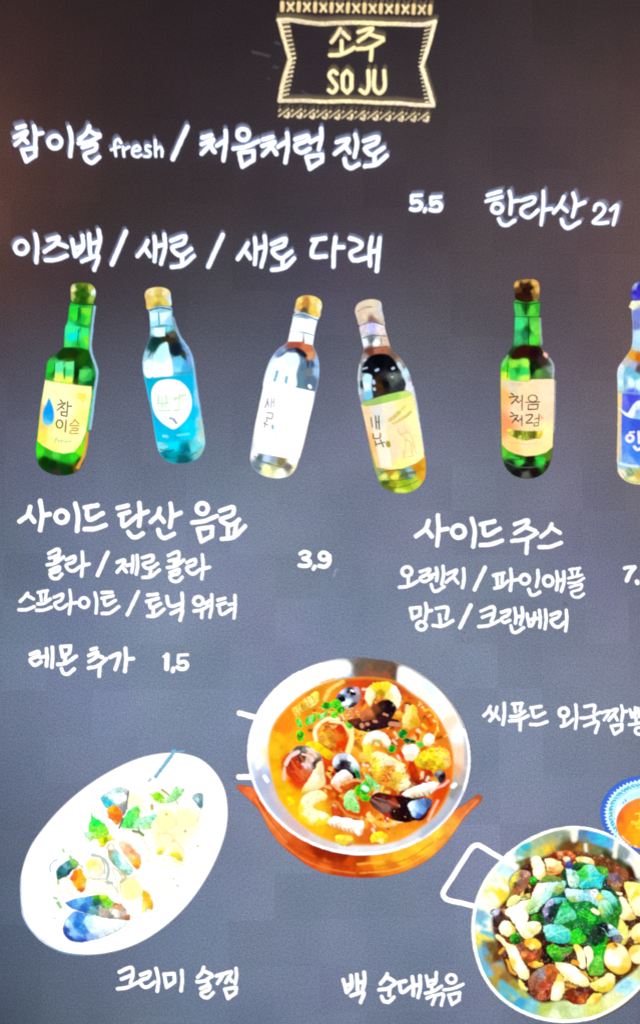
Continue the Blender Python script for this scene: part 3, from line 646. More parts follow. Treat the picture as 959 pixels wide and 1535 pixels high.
S('base_shadow', b, c, "108,1310 140,1340 210,1360@14; 210,1362 300,1385 390,1395@9; 285,1340 305,1365 325,1345@10; 110,1385 150,1400@16", [(130,1330,(80,105,120)),(300,1360,(140,115,50)),(300,1385,(130,140,160)),(140,1395,(110,145,170))], 10, feather=1.4, alpha=.85)
S('yellow_glint', b, c, "150,1375 200,1405 280,1430", (250, 235, 120), 7, feather=1.5, alpha=.7)

# 4: clear bottle with a pale cap and cream label
c = Crop(515, 430, 4.8)
flat()
b = shape('bottle_picture', board, c, "118,265 130,380 142,450 118,540 100,620 100,720 122,840 145,960 180,1130 215,1290 245,1380 270,1430 330,1470 400,1485 470,1480 540,1440 585,1370 590,1270 575,1170 550,1020 520,860 495,720 470,620 420,530 340,440 325,400 295,290 290,250",
    [(160,310,(215,205,215)),(200,300,(190,190,250)),(260,310,(225,215,215)),(150,400,(225,240,255)),(200,380,(110,120,130)),(230,400,(240,245,245)),(300,390,(225,195,175)),(190,460,(110,60,45)),(240,460,(185,110,80)),(290,470,(170,100,75)),(150,520,(160,150,150)),(350,490,(120,95,80)),(400,550,(160,150,140)),
     (250,540,(8,8,15)),(200,560,(10,10,20)),(320,540,(10,10,20)),(240,600,(120,130,160)),(355,585,(150,160,180)),(170,650,(170,220,245)),(180,740,(130,205,235)),(215,700,(150,190,230)),(230,750,(60,50,45)),(140,700,(20,40,50)),(265,680,(70,45,20)),(300,720,(10,15,25)),(350,660,(90,100,95)),(390,700,(50,60,60)),
     (420,700,(20,20,30)),(440,620,(190,230,245)),(470,720,(235,230,250)),(120,650,(150,150,160)),(115,760,(170,180,195)),(400,600,(60,70,80)),(510,850,(220,250,240)),(540,1000,(230,250,220)),(260,1340,(150,170,110)),(330,1330,(190,150,40)),(370,1370,(240,235,60)),(450,1350,(70,110,100)),(470,1340,(150,200,215)),
     (530,1300,(215,140,20)),(570,1260,(225,165,40)),(300,1400,(60,90,30)),(350,1420,(150,160,20)),(440,1410,(150,190,20)),(520,1400,(190,215,60)),(400,1460,(200,230,60)),(330,1450,(110,120,40)),(560,1370,(230,170,40)),(290,1370,(225,240,130))],
    noise=[(0.12, 3)], edge=((150, 150, 150), 1.4, 0.35), label='clear bottle tilted left with pale cap and cream label, fourth from left')
sh(b, 'screw_cap', c, "82,170 100,125 160,95 225,92 265,110 275,170 290,240 285,275 230,260 170,255 115,280 95,230", [(120,150,(222,203,180)),(200,140,(230,214,188)),(150,220,(230,206,176)),(240,200,(222,206,182)),(200,240,(140,110,100)),(270,180,(200,205,215)),(110,250,(210,195,185))], noise=(0.08, 5), label='pale beige screw cap')
S('neck_ring', b, c, "108,285 160,262 230,258 290,278@7; 100,180 150,150 200,145@5; 140,370 200,350 300,355@8; 198,380 200,430@7; 268,370 270,410@6; 145,470 200,445 310,430@10", (85, 65, 65), 8, alpha=.7)
sh(b, 'dark_reflection', c, "132,600 150,540 190,498 250,480 320,490 372,540 400,590 418,650 435,740 350,765 250,785 220,800 205,740 195,680 175,630 130,620", [(250,540,(6,6,14)),(200,590,(15,15,25)),(350,580,(10,10,20)),(300,700,(12,15,22)),(260,720,(75,48,20)),(350,680,(75,85,80)),(360,650,(110,120,115)),(400,720,(45,55,60)),(225,760,(55,50,45))], feather=1.8, noise=(0.25, 3))
sh(b, 'window_reflection', c, "138,650 165,628 200,640 195,720 205,800 155,812 145,740", [(165,660,(190,235,250)),(175,780,(120,205,240)),(160,720,(220,235,235))], feather=1.6)
S('glint', b, c, "212,680 215,690@22; 218,735 220,738@18; 232,602 245,595@14; 350,590 358,585@14; 345,650 352,648@10; 145,530 155,525@14; 140,590 165,583@10", (185, 205, 235), 14, feather=1.5)
S('pale_edge', b, c, "395,555 440,640 470,730@26; 495,720 520,850 545,1010 570,1180@12; 118,560 108,650 115,770@10", [(420,600,(190,225,235)),(460,710,(245,225,245)),(520,850,(190,240,245)),(560,1150,(235,250,190)),(110,650,(165,170,180))], 18, feather=1.7, alpha=.85)
lb = sh(b, 'paper_label', c, "125,850 220,850 330,820 440,785 500,775 515,860 545,1020 578,1225 520,1270 420,1310 330,1320 235,1298 205,1200 165,1030", [(150,950,(255,215,170)),(300,900,(250,232,205)),(450,850,(250,240,150)),(520,950,(252,250,180)),(180,1150,(255,195,130)),(340,1200,(255,222,190)),(480,1150,(255,235,170)),(550,1180,(255,250,180)),(250,1270,(255,210,140)),(400,1290,(255,245,150)),(400,1000,(255,228,180))], smooth=False, noise=(0.05, 7), edge=((245, 170, 90), 1.3, .35), label='cream paper label with green drawing')
sh(b, 'label_band', c, "128,840 230,800 360,765 445,752 490,765 470,790 350,822 240,848 150,858", [(200,830,(165,200,110)),(350,800,(170,220,100)),(460,770,(205,235,120))], feather=1.3, label='green band across the label top')
sh(b, 'label_strip', c, "190,860 270,855 300,1000 330,1180 345,1300 265,1300 235,1150 205,1000", [(230,900,(215,220,215)),(270,1100,(240,235,215)),(300,1250,(245,240,220))], smooth=False, feather=1.5, alpha=.8)
S('label_lettering', b, c, "195,940 205,1010@8; 228,930 235,1020@10; 250,930 255,1025@10; 235,975 252,970; 210,1060 215,1090 260,1085 262,1055@9; 225,1110 232,1145@9; 262,1100 285,1150@9; 230,1135 290,1120@9", (105, 98, 75), 9, feather=.9, wob=.1)
S('green_dot', b, c, "318,1125 322,1140", (170, 165, 40), 32, feather=1.2)
S('leaf_drawing', b, c, "330,960 370,930 400,900@26; 400,960 450,930 480,900@22; 350,985 390,970@16; 420,880 440,860@14", (205, 195, 70), 20, feather=1.6, alpha=.75, noise=(.2, 3))
S('figure_drawing', b, c, "390,1020 400,1060 440,1080 440,1150 430,1230@6; 440,1030 480,1060 500,1130 520,1200@6; 450,1100 480,1120 490,1200@6; 400,1060 460,1050@5; 440,1230 500,1215@5", (225, 190, 130), 6, feather=1.2, alpha=.8)
S('base_shadow', b, c, "400,1370 450,1345 510,1335@22; 300,1400 400,1390 490,1375@8; 290,1430 360,1445 450,1430 530,1395@7; 270,1335 330,1322 430,1315@10", [(450,1350,(65,100,95)),(350,1400,(90,110,30)),(400,1440,(110,130,20)),(330,1325,(170,110,40))], 10, feather=1.4, alpha=.85)
S('yellow_glint', b, c, "350,1370 385,1365@22; 275,1385 320,1385@12; 380,1465 450,1468@12", (240, 240, 110), 14, feather=1.5, alpha=.85)

# 5: green bottle, peach label
c = Crop(725, 400, 4.65)
flat()
b = shape('bottle_picture', board, c, "215,235 215,340 210,450 200,550 160,610 122,665 115,760 118,1000 120,1250 130,1340 160,1410 210,1455 290,1475 370,1465 430,1420 460,1360 475,1250 485,1000 490,780 485,690 440,620 400,555 395,440 385,340 380,240",
    [(240,300,(70,200,90)),(290,280,(20,90,20)),(340,300,(90,225,60)),(370,290,(50,170,50)),(250,400,(60,230,130)),(240,500,(60,190,110)),(285,480,(30,130,80)),(340,430,(110,240,80)),(340,510,(80,230,60)),(375,450,(110,220,70)),(310,440,(15,90,30)),(280,590,(45,15,12)),(350,600,(30,10,12)),(220,610,(20,50,15)),
     (400,620,(60,60,50)),(430,610,(240,190,170)),(150,700,(70,215,40)),(200,720,(60,215,70)),(210,680,(150,240,60)),(280,670,(150,245,60)),(270,740,(40,230,80)),(150,760,(210,245,60)),(330,720,(10,30,10)),(370,690,(20,35,15)),(380,740,(90,160,60)),(430,750,(80,120,70)),(470,720,(140,150,150)),(445,660,(80,85,75)),
     (140,1290,(100,200,50)),(180,1300,(60,180,40)),(250,1330,(30,110,20)),(250,1360,(60,210,60)),(320,1340,(25,20,15)),(400,1340,(40,180,40)),(400,1360,(30,225,60)),(440,1320,(90,130,20)),(180,1380,(25,40,30)),(280,1400,(15,14,14)),(350,1430,(25,18,15)),(230,1440,(20,18,18)),(290,1450,(90,90,80)),(440,1380,(45,40,15))],
    noise=[(0.10, 3)], edge=((60, 80, 60), 1.4, 0.4), label='upright green bottle with a peach coloured label, fifth from left')
sh(b, 'screw_cap', c, "208,130 225,100 290,88 350,90 378,110 385,170 378,225 330,245 270,245 222,225 215,180", [(228,125,(225,175,90)),(260,130,(60,35,15)),(300,125,(50,28,12)),(320,150,(40,20,10)),(310,185,(30,14,10)),(240,160,(90,55,30)),(290,98,(190,140,70)),(350,110,(235,180,90)),(280,160,(35,15,10)),(250,200,(45,20,10)),(340,170,(160,110,50)),(370,160,(225,180,90)),(310,220,(50,25,15)),(365,215,(140,110,60))], noise=(0.2, 3), label='gold and black screw cap')
S('glass_line', b, c, "218,250 300,262 380,250@9; 214,345 300,350 388,348@7; 310,360 308,540@10; 292,260 290,330@14; 165,670 162,770@7; 235,690 232,780@5", (12, 60, 20), 8, alpha=.8)
sh(b, 'dark_shoulder', c, "215,580 235,556 385,556 420,610 440,680 400,690 350,680 318,720 320,780 312,790 318,680 300,640 200,645 185,625", [(280,590,(50,15,12)),(350,600,(32,10,14)),(330,700,(8,20,8)),(420,660,(60,40,35))], feather=1.8, alpha=.9)
sh(b, 'window_reflection', c, "178,700 205,660 240,655 300,650 312,700 312,795 240,790 178,780", [(210,680,(140,235,60)),(290,670,(170,250,80)),(270,730,(40,220,90)),(280,780,(210,250,90)),(200,740,(60,220,90)),(232,720,(20,150,50))], feather=1.8, alpha=.9, noise=(.12, 3))
S('glint', b, c, "425,612 432,618@24", (240, 195, 180), 20, feather=2)
S('pale_edge', b, c, "390,360 400,540@8; 455,640 480,690 478,770@14; 130,690 165,620@8; 494,800 490,1000 484,1150@9", [(395,450,(170,200,200)),(470,700,(175,185,190)),(140,660,(160,200,150)),(490,900,(225,200,240))], 10, feather=1.7, alpha=.75)
sh(b, 'paper_label', c, "118,782 170,792 300,800 330,785 488,782 488,900 482,1100 476,1255 430,1295 360,1315 290,1320 220,1305 165,1280 124,1240 118,1000", [(300,850,(255,222,175)),(200,830,(225,215,180)),(440,900,(255,225,190)),(130,900,(255,190,110)),(128,1100,(250,160,100)),(250,1000,(255,220,180)),(300,1230,(255,228,170)),(460,1150,(255,240,170)),(460,1000,(255,220,180)),(200,1250,(255,215,130)),(350,1290,(255,235,160))], smooth=False, noise=(0.04, 7), edge=((250, 175, 110), 1.3, .4), label='peach paper label with black brush lettering')
S('label_lettering', b, c, """188,882 205,895@8; 175,910 235,905 215,930 190,955@9; 215,925 240,948@9; 238,945 262,930@7; 265,895 262,1000@8; O338,918,30,24@8; 288,945 385,942@8; 308,962 375,958 370,992 305,995 308,962@8;
  188,1015 205,1028@8; 180,1045 235,1035 215,1062 195,1085@9; 215,1058 240,1080@9; 240,1070 262,1060@7; 262,1035 262,1108@8; 290,1035 335,1032 325,1058 292,1088 335,1088@9; 350,1062 375,1055@6; 382,1030 380,1075@7; 348,1088 378,1085 378,1108 346,1110 348,1088@6""", (60, 35, 25), 8, feather=.8, wob=.25)
sh(b, 'green_stamp', c, "165,1130 220,1138 380,1145 405,1140 400,1190 350,1200 280,1212 220,1195 170,1170", [(180,1150,(225,225,90)),(230,1160,(110,120,30)),(290,1170,(160,175,50)),(345,1165,(110,110,30)),(385,1165,(245,215,60)),(260,1190,(190,205,70))], feather=1.6, noise=(.35, 2.2), label='small green stamp on the peach label')
S('stamp_lettering', b, c, "225,1150 228,1190@12; 260,1160 270,1190 285,1160@7; 300,1155 320,1185@7; 350,1150 345,1190@12", (85, 95, 25), 8, feather=1.2, alpha=.8)
S('red_seal', b, c, "398,1048 400,1055", (245, 170, 150), 22, feather=1.8, alpha=.8)
S('label_rule', b, c, "160,1222 240,1232 320,1236 400,1226@5; 190,815 260,820@10", (235, 190, 140), 5, feather=1.2, alpha=.7)
S('base_ripple', b, c, "150,1360 230,1392 330,1398 430,1375@7; 285,1448 300,1440@10", (95, 110, 95), 7, feather=1.3, alpha=.7)
S('green_glint', b, c, "180,1325 240,1335@10; 245,1355 265,1360@18; 360,1335 420,1340@10; 395,1360 410,1365@18", (60, 220, 70), 12, feather=1.4, alpha=.9)

# 6: bottle with a blue label, cut by the right edge of the picture
c = Crop(880, 400, 4.515)
flat()
b = shape('bottle_picture', board, c, "295,235 298,300 305,420 295,550 250,620 205,690 202,800 205,1000 203,1200 200,1330 210,1400 260,1450 330,1472 430,1472 500,1450 550,1400 562,1330 560,1100 558,700 510,620 465,550 460,420 468,300 470,235",
    [(300,260,(240,240,200)),(330,320,(120,140,220)),(330,400,(120,130,200)),(340,450,(190,225,250)),(320,500,(180,220,250)),(340,540,(180,215,235)),(300,600,(240,170,40)),(345,610,(215,110,20)),(270,640,(200,190,190)),(310,670,(170,180,215)),(220,690,(215,230,240)),(350,690,(90,80,90)),(280,700,(110,190,225)),
     (230,780,(210,245,255)),(290,780,(220,250,255)),(350,790,(215,250,255)),(252,780,(130,185,215)),(320,740,(110,200,225)),(300,860,(90,110,235)),(215,900,(250,215,130)),(212,1000,(235,200,150)),(205,1200,(220,200,190)),(250,1340,(160,200,230)),(230,1400,(240,230,200)),(290,1390,(120,160,130)),(320,1370,(190,210,160)),(345,1400,(220,180,90)),(300,1440,(240,230,150)),(430,800,(200,235,250)),(500,1400,(220,220,160)),(450,600,(220,150,60)),(400,480,(170,200,240))],
    noise=[(0.08, 3)], edge=((225, 215, 200), 1.6, 0.5), label='bottle with blue cap and blue label cut by the right edge')
sh(b, 'screw_cap', c, "298,150 325,110 380,95 440,100 470,130 478,200 465,230 380,238 300,222", [(320,130,(170,180,215)),(330,180,(60,40,190)),(345,140,(50,40,185)),(310,210,(90,90,200)),(420,160,(70,60,200))], noise=(.3, 3), label='ridged blue screw cap')
S('neck_ring', b, c, "292,268 310,250 380,240 470,255", (235, 235, 195), 22, feather=1.3)
S('glass_line', b, c, "250,712 252,840@8; 318,712 320,850@6; 300,430 360,425@5; 208,845 360,858@7", (120, 185, 215), 7, alpha=.8)
sh(b, 'blue_label', c, "232,855 360,868 470,866 555,855 558,1100 556,1320 470,1355 360,1360 230,1325 226,1100", [(290,890,(75,75,225)),(250,900,(110,120,240)),(330,950,(90,110,225)),(260,1060,(70,110,235)),(330,1070,(60,90,225)),(240,1200,(90,150,245)),(330,1270,(60,130,240)),(280,1320,(130,180,245)),(450,1100,(60,80,220))], smooth=False, noise=(.12, 3), edge=((150, 180, 240), 1.5, .5), label='blue label with a white mountain drawing')
sh(b, 'mountain_drawing', c, "228,975 270,990 290,960 320,920 350,905 400,910 450,950 550,985 550,1020 440,1030 330,1030 260,1010", [(250,990,(240,250,255)),(330,940,(220,230,250)),(340,990,(150,185,240)),(300,990,(235,245,255)),(340,1020,(150,205,240))], noise=(.15, 3), feather=1.2)
S('label_lettering', b, c, "285,1122 312,1118@14; O285,1160,22,22@20; 345,1120 348,1190@18; 348,1155 372,1152@14; 315,1218 335,1238 370,1225@20; 410,1130 440,1130 435,1170 405,1200 450,1205@18; 480,1120 482,1210@18", (232, 228, 250), 18, feather=1.1)
S('amber_edge', b, c, "214,860 210,1000 206,1180 204,1320", [(214,900,(250,225,140)),(206,1200,(225,205,200))], 12, feather=1.5, alpha=.85)
S('white_flare', b, c, "215,960 260,1000@14; 215,1330 270,1345 340,1350@18", (215, 240, 252), 14, feather=1.6, alpha=.8)
S('base_ripple', b, c, "270,1380 290,1395@22; 320,1375 340,1385@16; 235,1400 270,1445 340,1462@8", [(280,1385,(130,170,140)),(340,1385,(150,190,150)),(300,1450,(235,215,110))], 12, feather=1.5, alpha=.85)
WARP[0] = 0.7
# ------------------------------------------------------------------ red seafood soup in a steel pot
O = Crop(340, 970, 2.3975)
D1, D2, D3, D4 = Crop(380, 990, K), Crop(540, 990, K), Crop(380, 1130, K), Crop(540, 1130, K)
def mixfx(cols, s, seed=0, amt=1.0):
    """mottle between several inks with smooth noise"""
    L = [lin(q) for q in cols]
    def f(X, Y, d, C):
        n = 0.6 * vnoise(X, Y, s, seed) + 0.4 * vnoise(X, Y, s * .4, seed + 3)
        n = np.clip((n - .22) / .56, 0, .999) * (len(L) - 1)
        i = np.floor(n).astype(int); f_ = (n - i)[..., None]
        A = np.array(L); m = A[i] * (1 - f_) + A[np.minimum(i + 1, len(L) - 1)] * f_
        return C * (1 - amt) + m * amt
    return f
def speck(name, parent, cr, region, n, size, cols, seed, **kw):
    """many little bits inside a region (text outline): one piece of stuff"""
    rs = np.random.RandomState(seed); P = cr(nums(region) if isinstance(region, str) else region); lo, hi = P.min(0), P.max(0)
    pts = []
    while len(pts) < n:
        q = lo + rs.rand(2) * (hi - lo)
        if sdf_poly(np.array([[q[0]]]), np.array([[q[1]]]), P)[0, 0] < -size: pts.append(q)
    X, Y = grid(P, 2, 1.0); d = np.full(X.shape, 1e9); C = np.zeros(X.shape + (3,)); L = [lin(k) for k in cols]
    for q in pts:
        a = rs.rand() * 3.14; l = size * rs.uniform(.3, 1.1); w = size * rs.uniform(.35, .7)
        v = np.array([math.cos(a), math.sin(a)]) * l
        dd = segdist(X, Y, q - v, q + v, w, w * .7); m = dd < d
        d = np.where(m, dd, d); C[m] = L[rs.randint(len(L))]
    f = kw.get('feather', .9); A = np.clip(.5 - d / (2 * f), 0, 1) * kw.get('alpha', .9)
    o = build(name, parent, X, Y, C, A, nextz())
    if o: o['kind'] = 'stuff'

flat()
pot = shape('dish_picture', board, O, ell(474, 392, 398, 352, 8, 40),
    [(90,330,(230,245,255)),(110,260,(252,252,255)),(200,150,(255,255,255)),(300,90,(255,255,255)),(400,75,(230,225,225)),(430,70,(130,135,140)),(500,75,(120,95,75)),(560,80,(115,85,70)),(600,85,(170,140,120)),(650,110,(235,240,250)),(720,160,(245,245,250)),(790,230,(240,240,245)),(840,300,(225,230,240)),(850,380,(205,195,190)),(830,400,(235,215,195)),(835,470,(190,180,175)),
     (820,520,(150,150,150)),(790,570,(190,195,200)),(740,640,(185,195,210)),(660,700,(215,215,220)),(560,735,(225,225,230)),(450,735,(225,225,230)),(340,710,(215,205,205)),(250,650,(225,195,190)),(170,560,(190,200,225)),(130,480,(170,190,225)),(105,440,(200,220,245)),(100,380,(240,245,250)),(150,300,(255,255,255)),(200,220,(255,255,255)),(145,390,(245,225,190))],
    step=1.25, noise=(0.05, 8), label='steel pot of red seafood soup with mussels, shrimp and herbs on an orange board')
# the wooden board lies under the pot: printed beneath it
zt = 0.00036
wood = shape('wooden_board', pot, O, "35,500 70,498 110,512 250,590 480,650 760,610 845,570 880,545 905,530 916,540 912,556 872,592 832,642 790,700 720,765 620,812 520,828 420,824 320,800 250,755 190,705 150,650 118,590 78,545",
    [(45,510,(230,100,45)),(80,530,(240,120,60)),(110,560,(225,95,35)),(150,620,(240,125,55)),(190,680,(235,115,45)),(240,720,(215,85,25)),(300,760,(225,85,20)),(350,790,(235,105,30)),(400,800,(200,65,12)),(440,770,(215,70,10)),(500,790,(235,105,15)),(500,820,(190,60,15)),(540,770,(250,170,25)),(600,790,(235,125,25)),(620,760,(255,195,35)),(690,730,(255,205,45)),(690,770,(240,140,35)),(750,670,(255,215,60)),(780,700,(240,150,50)),(810,640,(250,175,60)),(850,600,(235,125,55)),(890,560,(225,110,55)),(905,545,(190,95,50)),(330,735,(150,35,8)),(420,750,(140,35,8)),(380,745,(150,35,8)),(480,755,(175,60,10))],
    z=zt, noise=[(0.10, 5)], step=1.0, edge=((205, 80, 30), 2.2, .45), label='orange wooden board under the pot')
for k_, (p_, c_, w_) in enumerate([("120,560 170,640 240,720 330,780", (200, 70, 20), 5), ("100,545 150,625 215,700", (252, 160, 90), 5), ("200,705 280,765 380,800 460,812", (250, 140, 60), 5), ("260,735 350,775 440,790", (175, 50, 12), 5), ("480,812 600,800 700,755 780,690", (252, 190, 70), 5),
        ("540,790 650,760 740,700", (225, 120, 20), 5), ("800,670 850,605 900,550", (250, 170, 90), 5), ("470,780 560,772", (255, 200, 60), 7)]):
    strokes('wood_grain', pot, [(O, p_, w_)], c_, feather=1.8, alpha=.7, z=zt + .00001)
S('handle', pot, O, "45,237 108,254", (252, 250, 255), 19, z=0.00038, label='upper left white handle of the soup pot')
S('handle', pot, O, "44,467 100,466", (252, 250, 255), 20, z=0.00038, label='lower left white handle of the soup pot')
S('pot_rim', pot, O, ' '.join('%g,%g' % p for p in ell(474, 392, 396, 350, 8, 60, -60, 235)), [(870,420,(250,250,252)),(700,700,(255,255,255)),(480,745,(250,250,255)),(150,590,(255,255,255)),(85,400,(225,240,255)),(80,300,(250,253,255)),(200,140,(255,255,255)),(400,45,(245,245,248)),(800,190,(190,185,170)),(650,80,(215,220,225))], 10, feather=1.2, label='bright rim of the soup pot')
S('rim_shade', pot, O, "600,52 680,88 760,150 815,220 850,290", (165, 158, 140), 7, feather=1.4, alpha=.8)
S('wall_reflection', pot, O, "110,410 130,500 190,590 280,670@22; 840,520 780,610 700,680@20; 850,330 858,420@14", [(120,450,(150,180,235)),(200,590,(230,190,190)),(780,600,(150,170,205)),(855,380,(170,170,180))], 20, feather=4, alpha=.7)
shape('wall_reflection', pot, O, "385,62 430,47 520,48 606,62 612,105 600,128 520,112 430,112 392,88", [(410,70,(165,170,175)),(440,60,(120,125,125)),(420,100,(190,210,240)),(480,70,(110,95,80)),(500,100,(150,90,65)),(560,70,(110,85,65)),(570,110,(165,85,55)),(600,90,(105,75,60))], feather=3, noise=(.15, 4))
shape('wall_reflection', pot, O, "100,300 130,235 200,150 290,90 385,62 392,90 330,125 250,170 190,230 155,300 140,400 110,440 96,380", [(200,180,(255,255,255)),(150,280,(255,255,255)),(300,110,(255,255,255)),(110,400,(240,248,255)),(380,80,(235,232,235)),(150,390,(255,235,190))], feather=4)
shape('wall_reflection', pot, O, "622,70 700,105 780,180 840,290 852,380 830,470 812,440 805,350 760,250 700,190 640,135 615,125", [(640,100,(245,250,255)),(720,150,(225,240,250)),(700,170,(255,235,225)),(780,230,(255,245,235)),(800,270,(255,225,195)),(835,300,(240,240,245)),(830,400,(250,215,180)),(815,440,(240,180,130))], feather=4)
S('white_glare', pot, O, ' '.join('%g,%g' % p for p in ell(474, 392, 362, 318, 8, 20, 182, 258)), (255, 255, 255), 56, feather=5)
broth_pts = "148,350 165,280 205,225 260,175 330,135 420,112 520,108 610,125 660,160 720,205 775,275 808,360 815,440 800,520 755,600 690,655 620,695 540,712 450,712 370,698 300,665 235,610 185,545 158,460"
soup = shape('broth', pot, O, broth_pts,
    [(180,330,(255,190,20)),(170,420,(255,180,10)),(175,380,(255,195,25)),(185,465,(255,190,15)),(205,525,(255,200,15)),(235,590,(255,200,20)),(290,600,(255,205,25)),(330,655,(255,190,20)),(230,340,(255,185,20)),(370,670,(252,170,20)),(640,640,(250,140,25)),(600,680,(250,160,30)),(200,290,(250,140,20)),(220,420,(225,70,10)),(255,470,(225,60,10)),(180,500,(255,190,20)),(240,560,(255,190,10)),(300,640,(255,185,10)),(400,690,(245,150,20)),(500,130,(220,70,20)),(600,150,(200,80,30)),(460,300,(250,150,30)),(405,320,(225,60,10)),(400,250,(250,170,40)),(560,400,(250,160,30)),(500,350,(252,180,40)),(470,230,(245,120,40)),(620,450,(245,140,30)),
     (600,350,(230,90,20)),(700,300,(235,110,10)),(790,330,(240,130,30)),(790,420,(240,110,20)),(680,430,(215,60,10)),(660,500,(140,20,10)),(760,520,(225,70,10)),(740,600,(235,100,20)),(650,670,(250,160,30)),(560,640,(240,120,20)),(450,590,(220,70,10)),(380,460,(220,60,10)),(540,700,(225,100,30)),(350,180,(245,150,20)),(700,220,(235,120,30))],
    step=1.25, noise=[(0.14, 14), (0.06, 5)], feather=2.5, edge=((255, 190, 60), 6, .6), label='orange red broth')
plate = None
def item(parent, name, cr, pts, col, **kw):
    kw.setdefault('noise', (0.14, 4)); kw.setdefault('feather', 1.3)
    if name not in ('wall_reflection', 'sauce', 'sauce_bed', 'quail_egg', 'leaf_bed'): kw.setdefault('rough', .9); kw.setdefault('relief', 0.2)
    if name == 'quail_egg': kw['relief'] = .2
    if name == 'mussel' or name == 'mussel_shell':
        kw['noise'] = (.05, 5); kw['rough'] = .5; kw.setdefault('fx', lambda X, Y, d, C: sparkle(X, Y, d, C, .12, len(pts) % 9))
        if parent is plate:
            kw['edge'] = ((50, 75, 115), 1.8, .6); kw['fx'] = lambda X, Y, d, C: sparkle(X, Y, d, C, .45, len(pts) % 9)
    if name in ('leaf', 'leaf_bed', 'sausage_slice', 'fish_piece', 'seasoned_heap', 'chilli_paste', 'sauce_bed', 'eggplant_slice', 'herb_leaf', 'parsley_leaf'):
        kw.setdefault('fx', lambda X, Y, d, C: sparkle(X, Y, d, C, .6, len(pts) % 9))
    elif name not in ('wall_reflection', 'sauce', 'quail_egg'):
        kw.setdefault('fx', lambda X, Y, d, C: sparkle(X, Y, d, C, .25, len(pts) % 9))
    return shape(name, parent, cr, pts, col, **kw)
Wt, Cr, Ye, Or, Rd, Dk = (255, 252, 240), (250, 225, 160), (255, 220, 30), (245, 140, 30), (215, 50, 10), (35, 18, 22)
speck('simmering_bits', pot, O, "270,230 400,150 520,120 680,190 790,330 790,480 700,600 560,690 420,660 330,560 360,430 300,330", 150, 8.0, [(255, 215, 50), (252, 170, 30), (215, 55, 10), (255, 200, 60), (255, 235, 140), (150, 22, 8), (252, 140, 25), (255, 225, 60)], 61, alpha=.6, feather=3.5)
speck('simmering_bits', pot, O, "270,230 400,150 520,130 680,200 780,330 780,480 690,600 560,680 420,650 330,560 360,430 300,330", 190, 3.8, [(255, 225, 70), (252, 180, 60), (190, 30, 8), (255, 245, 190), (255, 250, 225), (110, 16, 8), (255, 235, 110)], 62, alpha=.75, feather=1.6)
# pasta twist, noodles and egg at the upper left
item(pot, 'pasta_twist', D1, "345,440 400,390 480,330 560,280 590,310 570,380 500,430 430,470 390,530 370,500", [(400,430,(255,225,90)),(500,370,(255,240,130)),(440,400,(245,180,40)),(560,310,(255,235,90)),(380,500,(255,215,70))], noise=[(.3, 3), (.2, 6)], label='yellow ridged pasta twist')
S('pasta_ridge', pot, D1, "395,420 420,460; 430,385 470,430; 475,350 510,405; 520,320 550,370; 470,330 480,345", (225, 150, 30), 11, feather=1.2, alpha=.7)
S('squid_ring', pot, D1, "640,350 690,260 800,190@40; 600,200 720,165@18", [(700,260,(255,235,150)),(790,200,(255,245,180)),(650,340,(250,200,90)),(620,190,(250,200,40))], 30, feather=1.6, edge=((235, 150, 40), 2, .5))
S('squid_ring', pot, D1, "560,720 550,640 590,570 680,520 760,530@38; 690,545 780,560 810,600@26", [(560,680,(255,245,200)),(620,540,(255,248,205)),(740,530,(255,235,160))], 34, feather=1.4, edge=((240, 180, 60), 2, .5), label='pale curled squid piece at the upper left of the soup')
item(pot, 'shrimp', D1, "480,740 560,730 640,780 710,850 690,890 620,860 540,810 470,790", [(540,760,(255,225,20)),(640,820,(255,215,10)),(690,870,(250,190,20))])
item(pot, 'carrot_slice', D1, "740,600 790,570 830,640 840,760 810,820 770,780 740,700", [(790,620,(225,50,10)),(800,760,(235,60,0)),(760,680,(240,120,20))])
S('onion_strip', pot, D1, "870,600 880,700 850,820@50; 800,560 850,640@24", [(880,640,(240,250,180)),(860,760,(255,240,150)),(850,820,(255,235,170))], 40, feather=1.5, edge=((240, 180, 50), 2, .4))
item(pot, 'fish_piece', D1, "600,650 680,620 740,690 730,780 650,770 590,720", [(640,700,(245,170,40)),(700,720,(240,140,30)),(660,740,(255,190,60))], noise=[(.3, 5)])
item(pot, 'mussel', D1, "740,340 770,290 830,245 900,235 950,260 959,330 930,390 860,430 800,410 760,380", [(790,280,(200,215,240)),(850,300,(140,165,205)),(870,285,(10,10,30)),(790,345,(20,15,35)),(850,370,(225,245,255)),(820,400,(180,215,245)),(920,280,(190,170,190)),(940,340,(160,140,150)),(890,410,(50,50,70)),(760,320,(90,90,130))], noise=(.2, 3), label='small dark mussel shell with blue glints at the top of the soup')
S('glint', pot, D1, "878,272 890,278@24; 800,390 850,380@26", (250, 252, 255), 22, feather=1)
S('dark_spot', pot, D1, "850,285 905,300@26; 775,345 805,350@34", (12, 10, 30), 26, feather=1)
S('noodle', pot, D1, "830,470 880,445 950,430@22; 850,510 910,480 959,470@20; 830,440 870,480@16", (235, 150, 90), 18, feather=1.3, edge=((190, 80, 30), 2, .5))
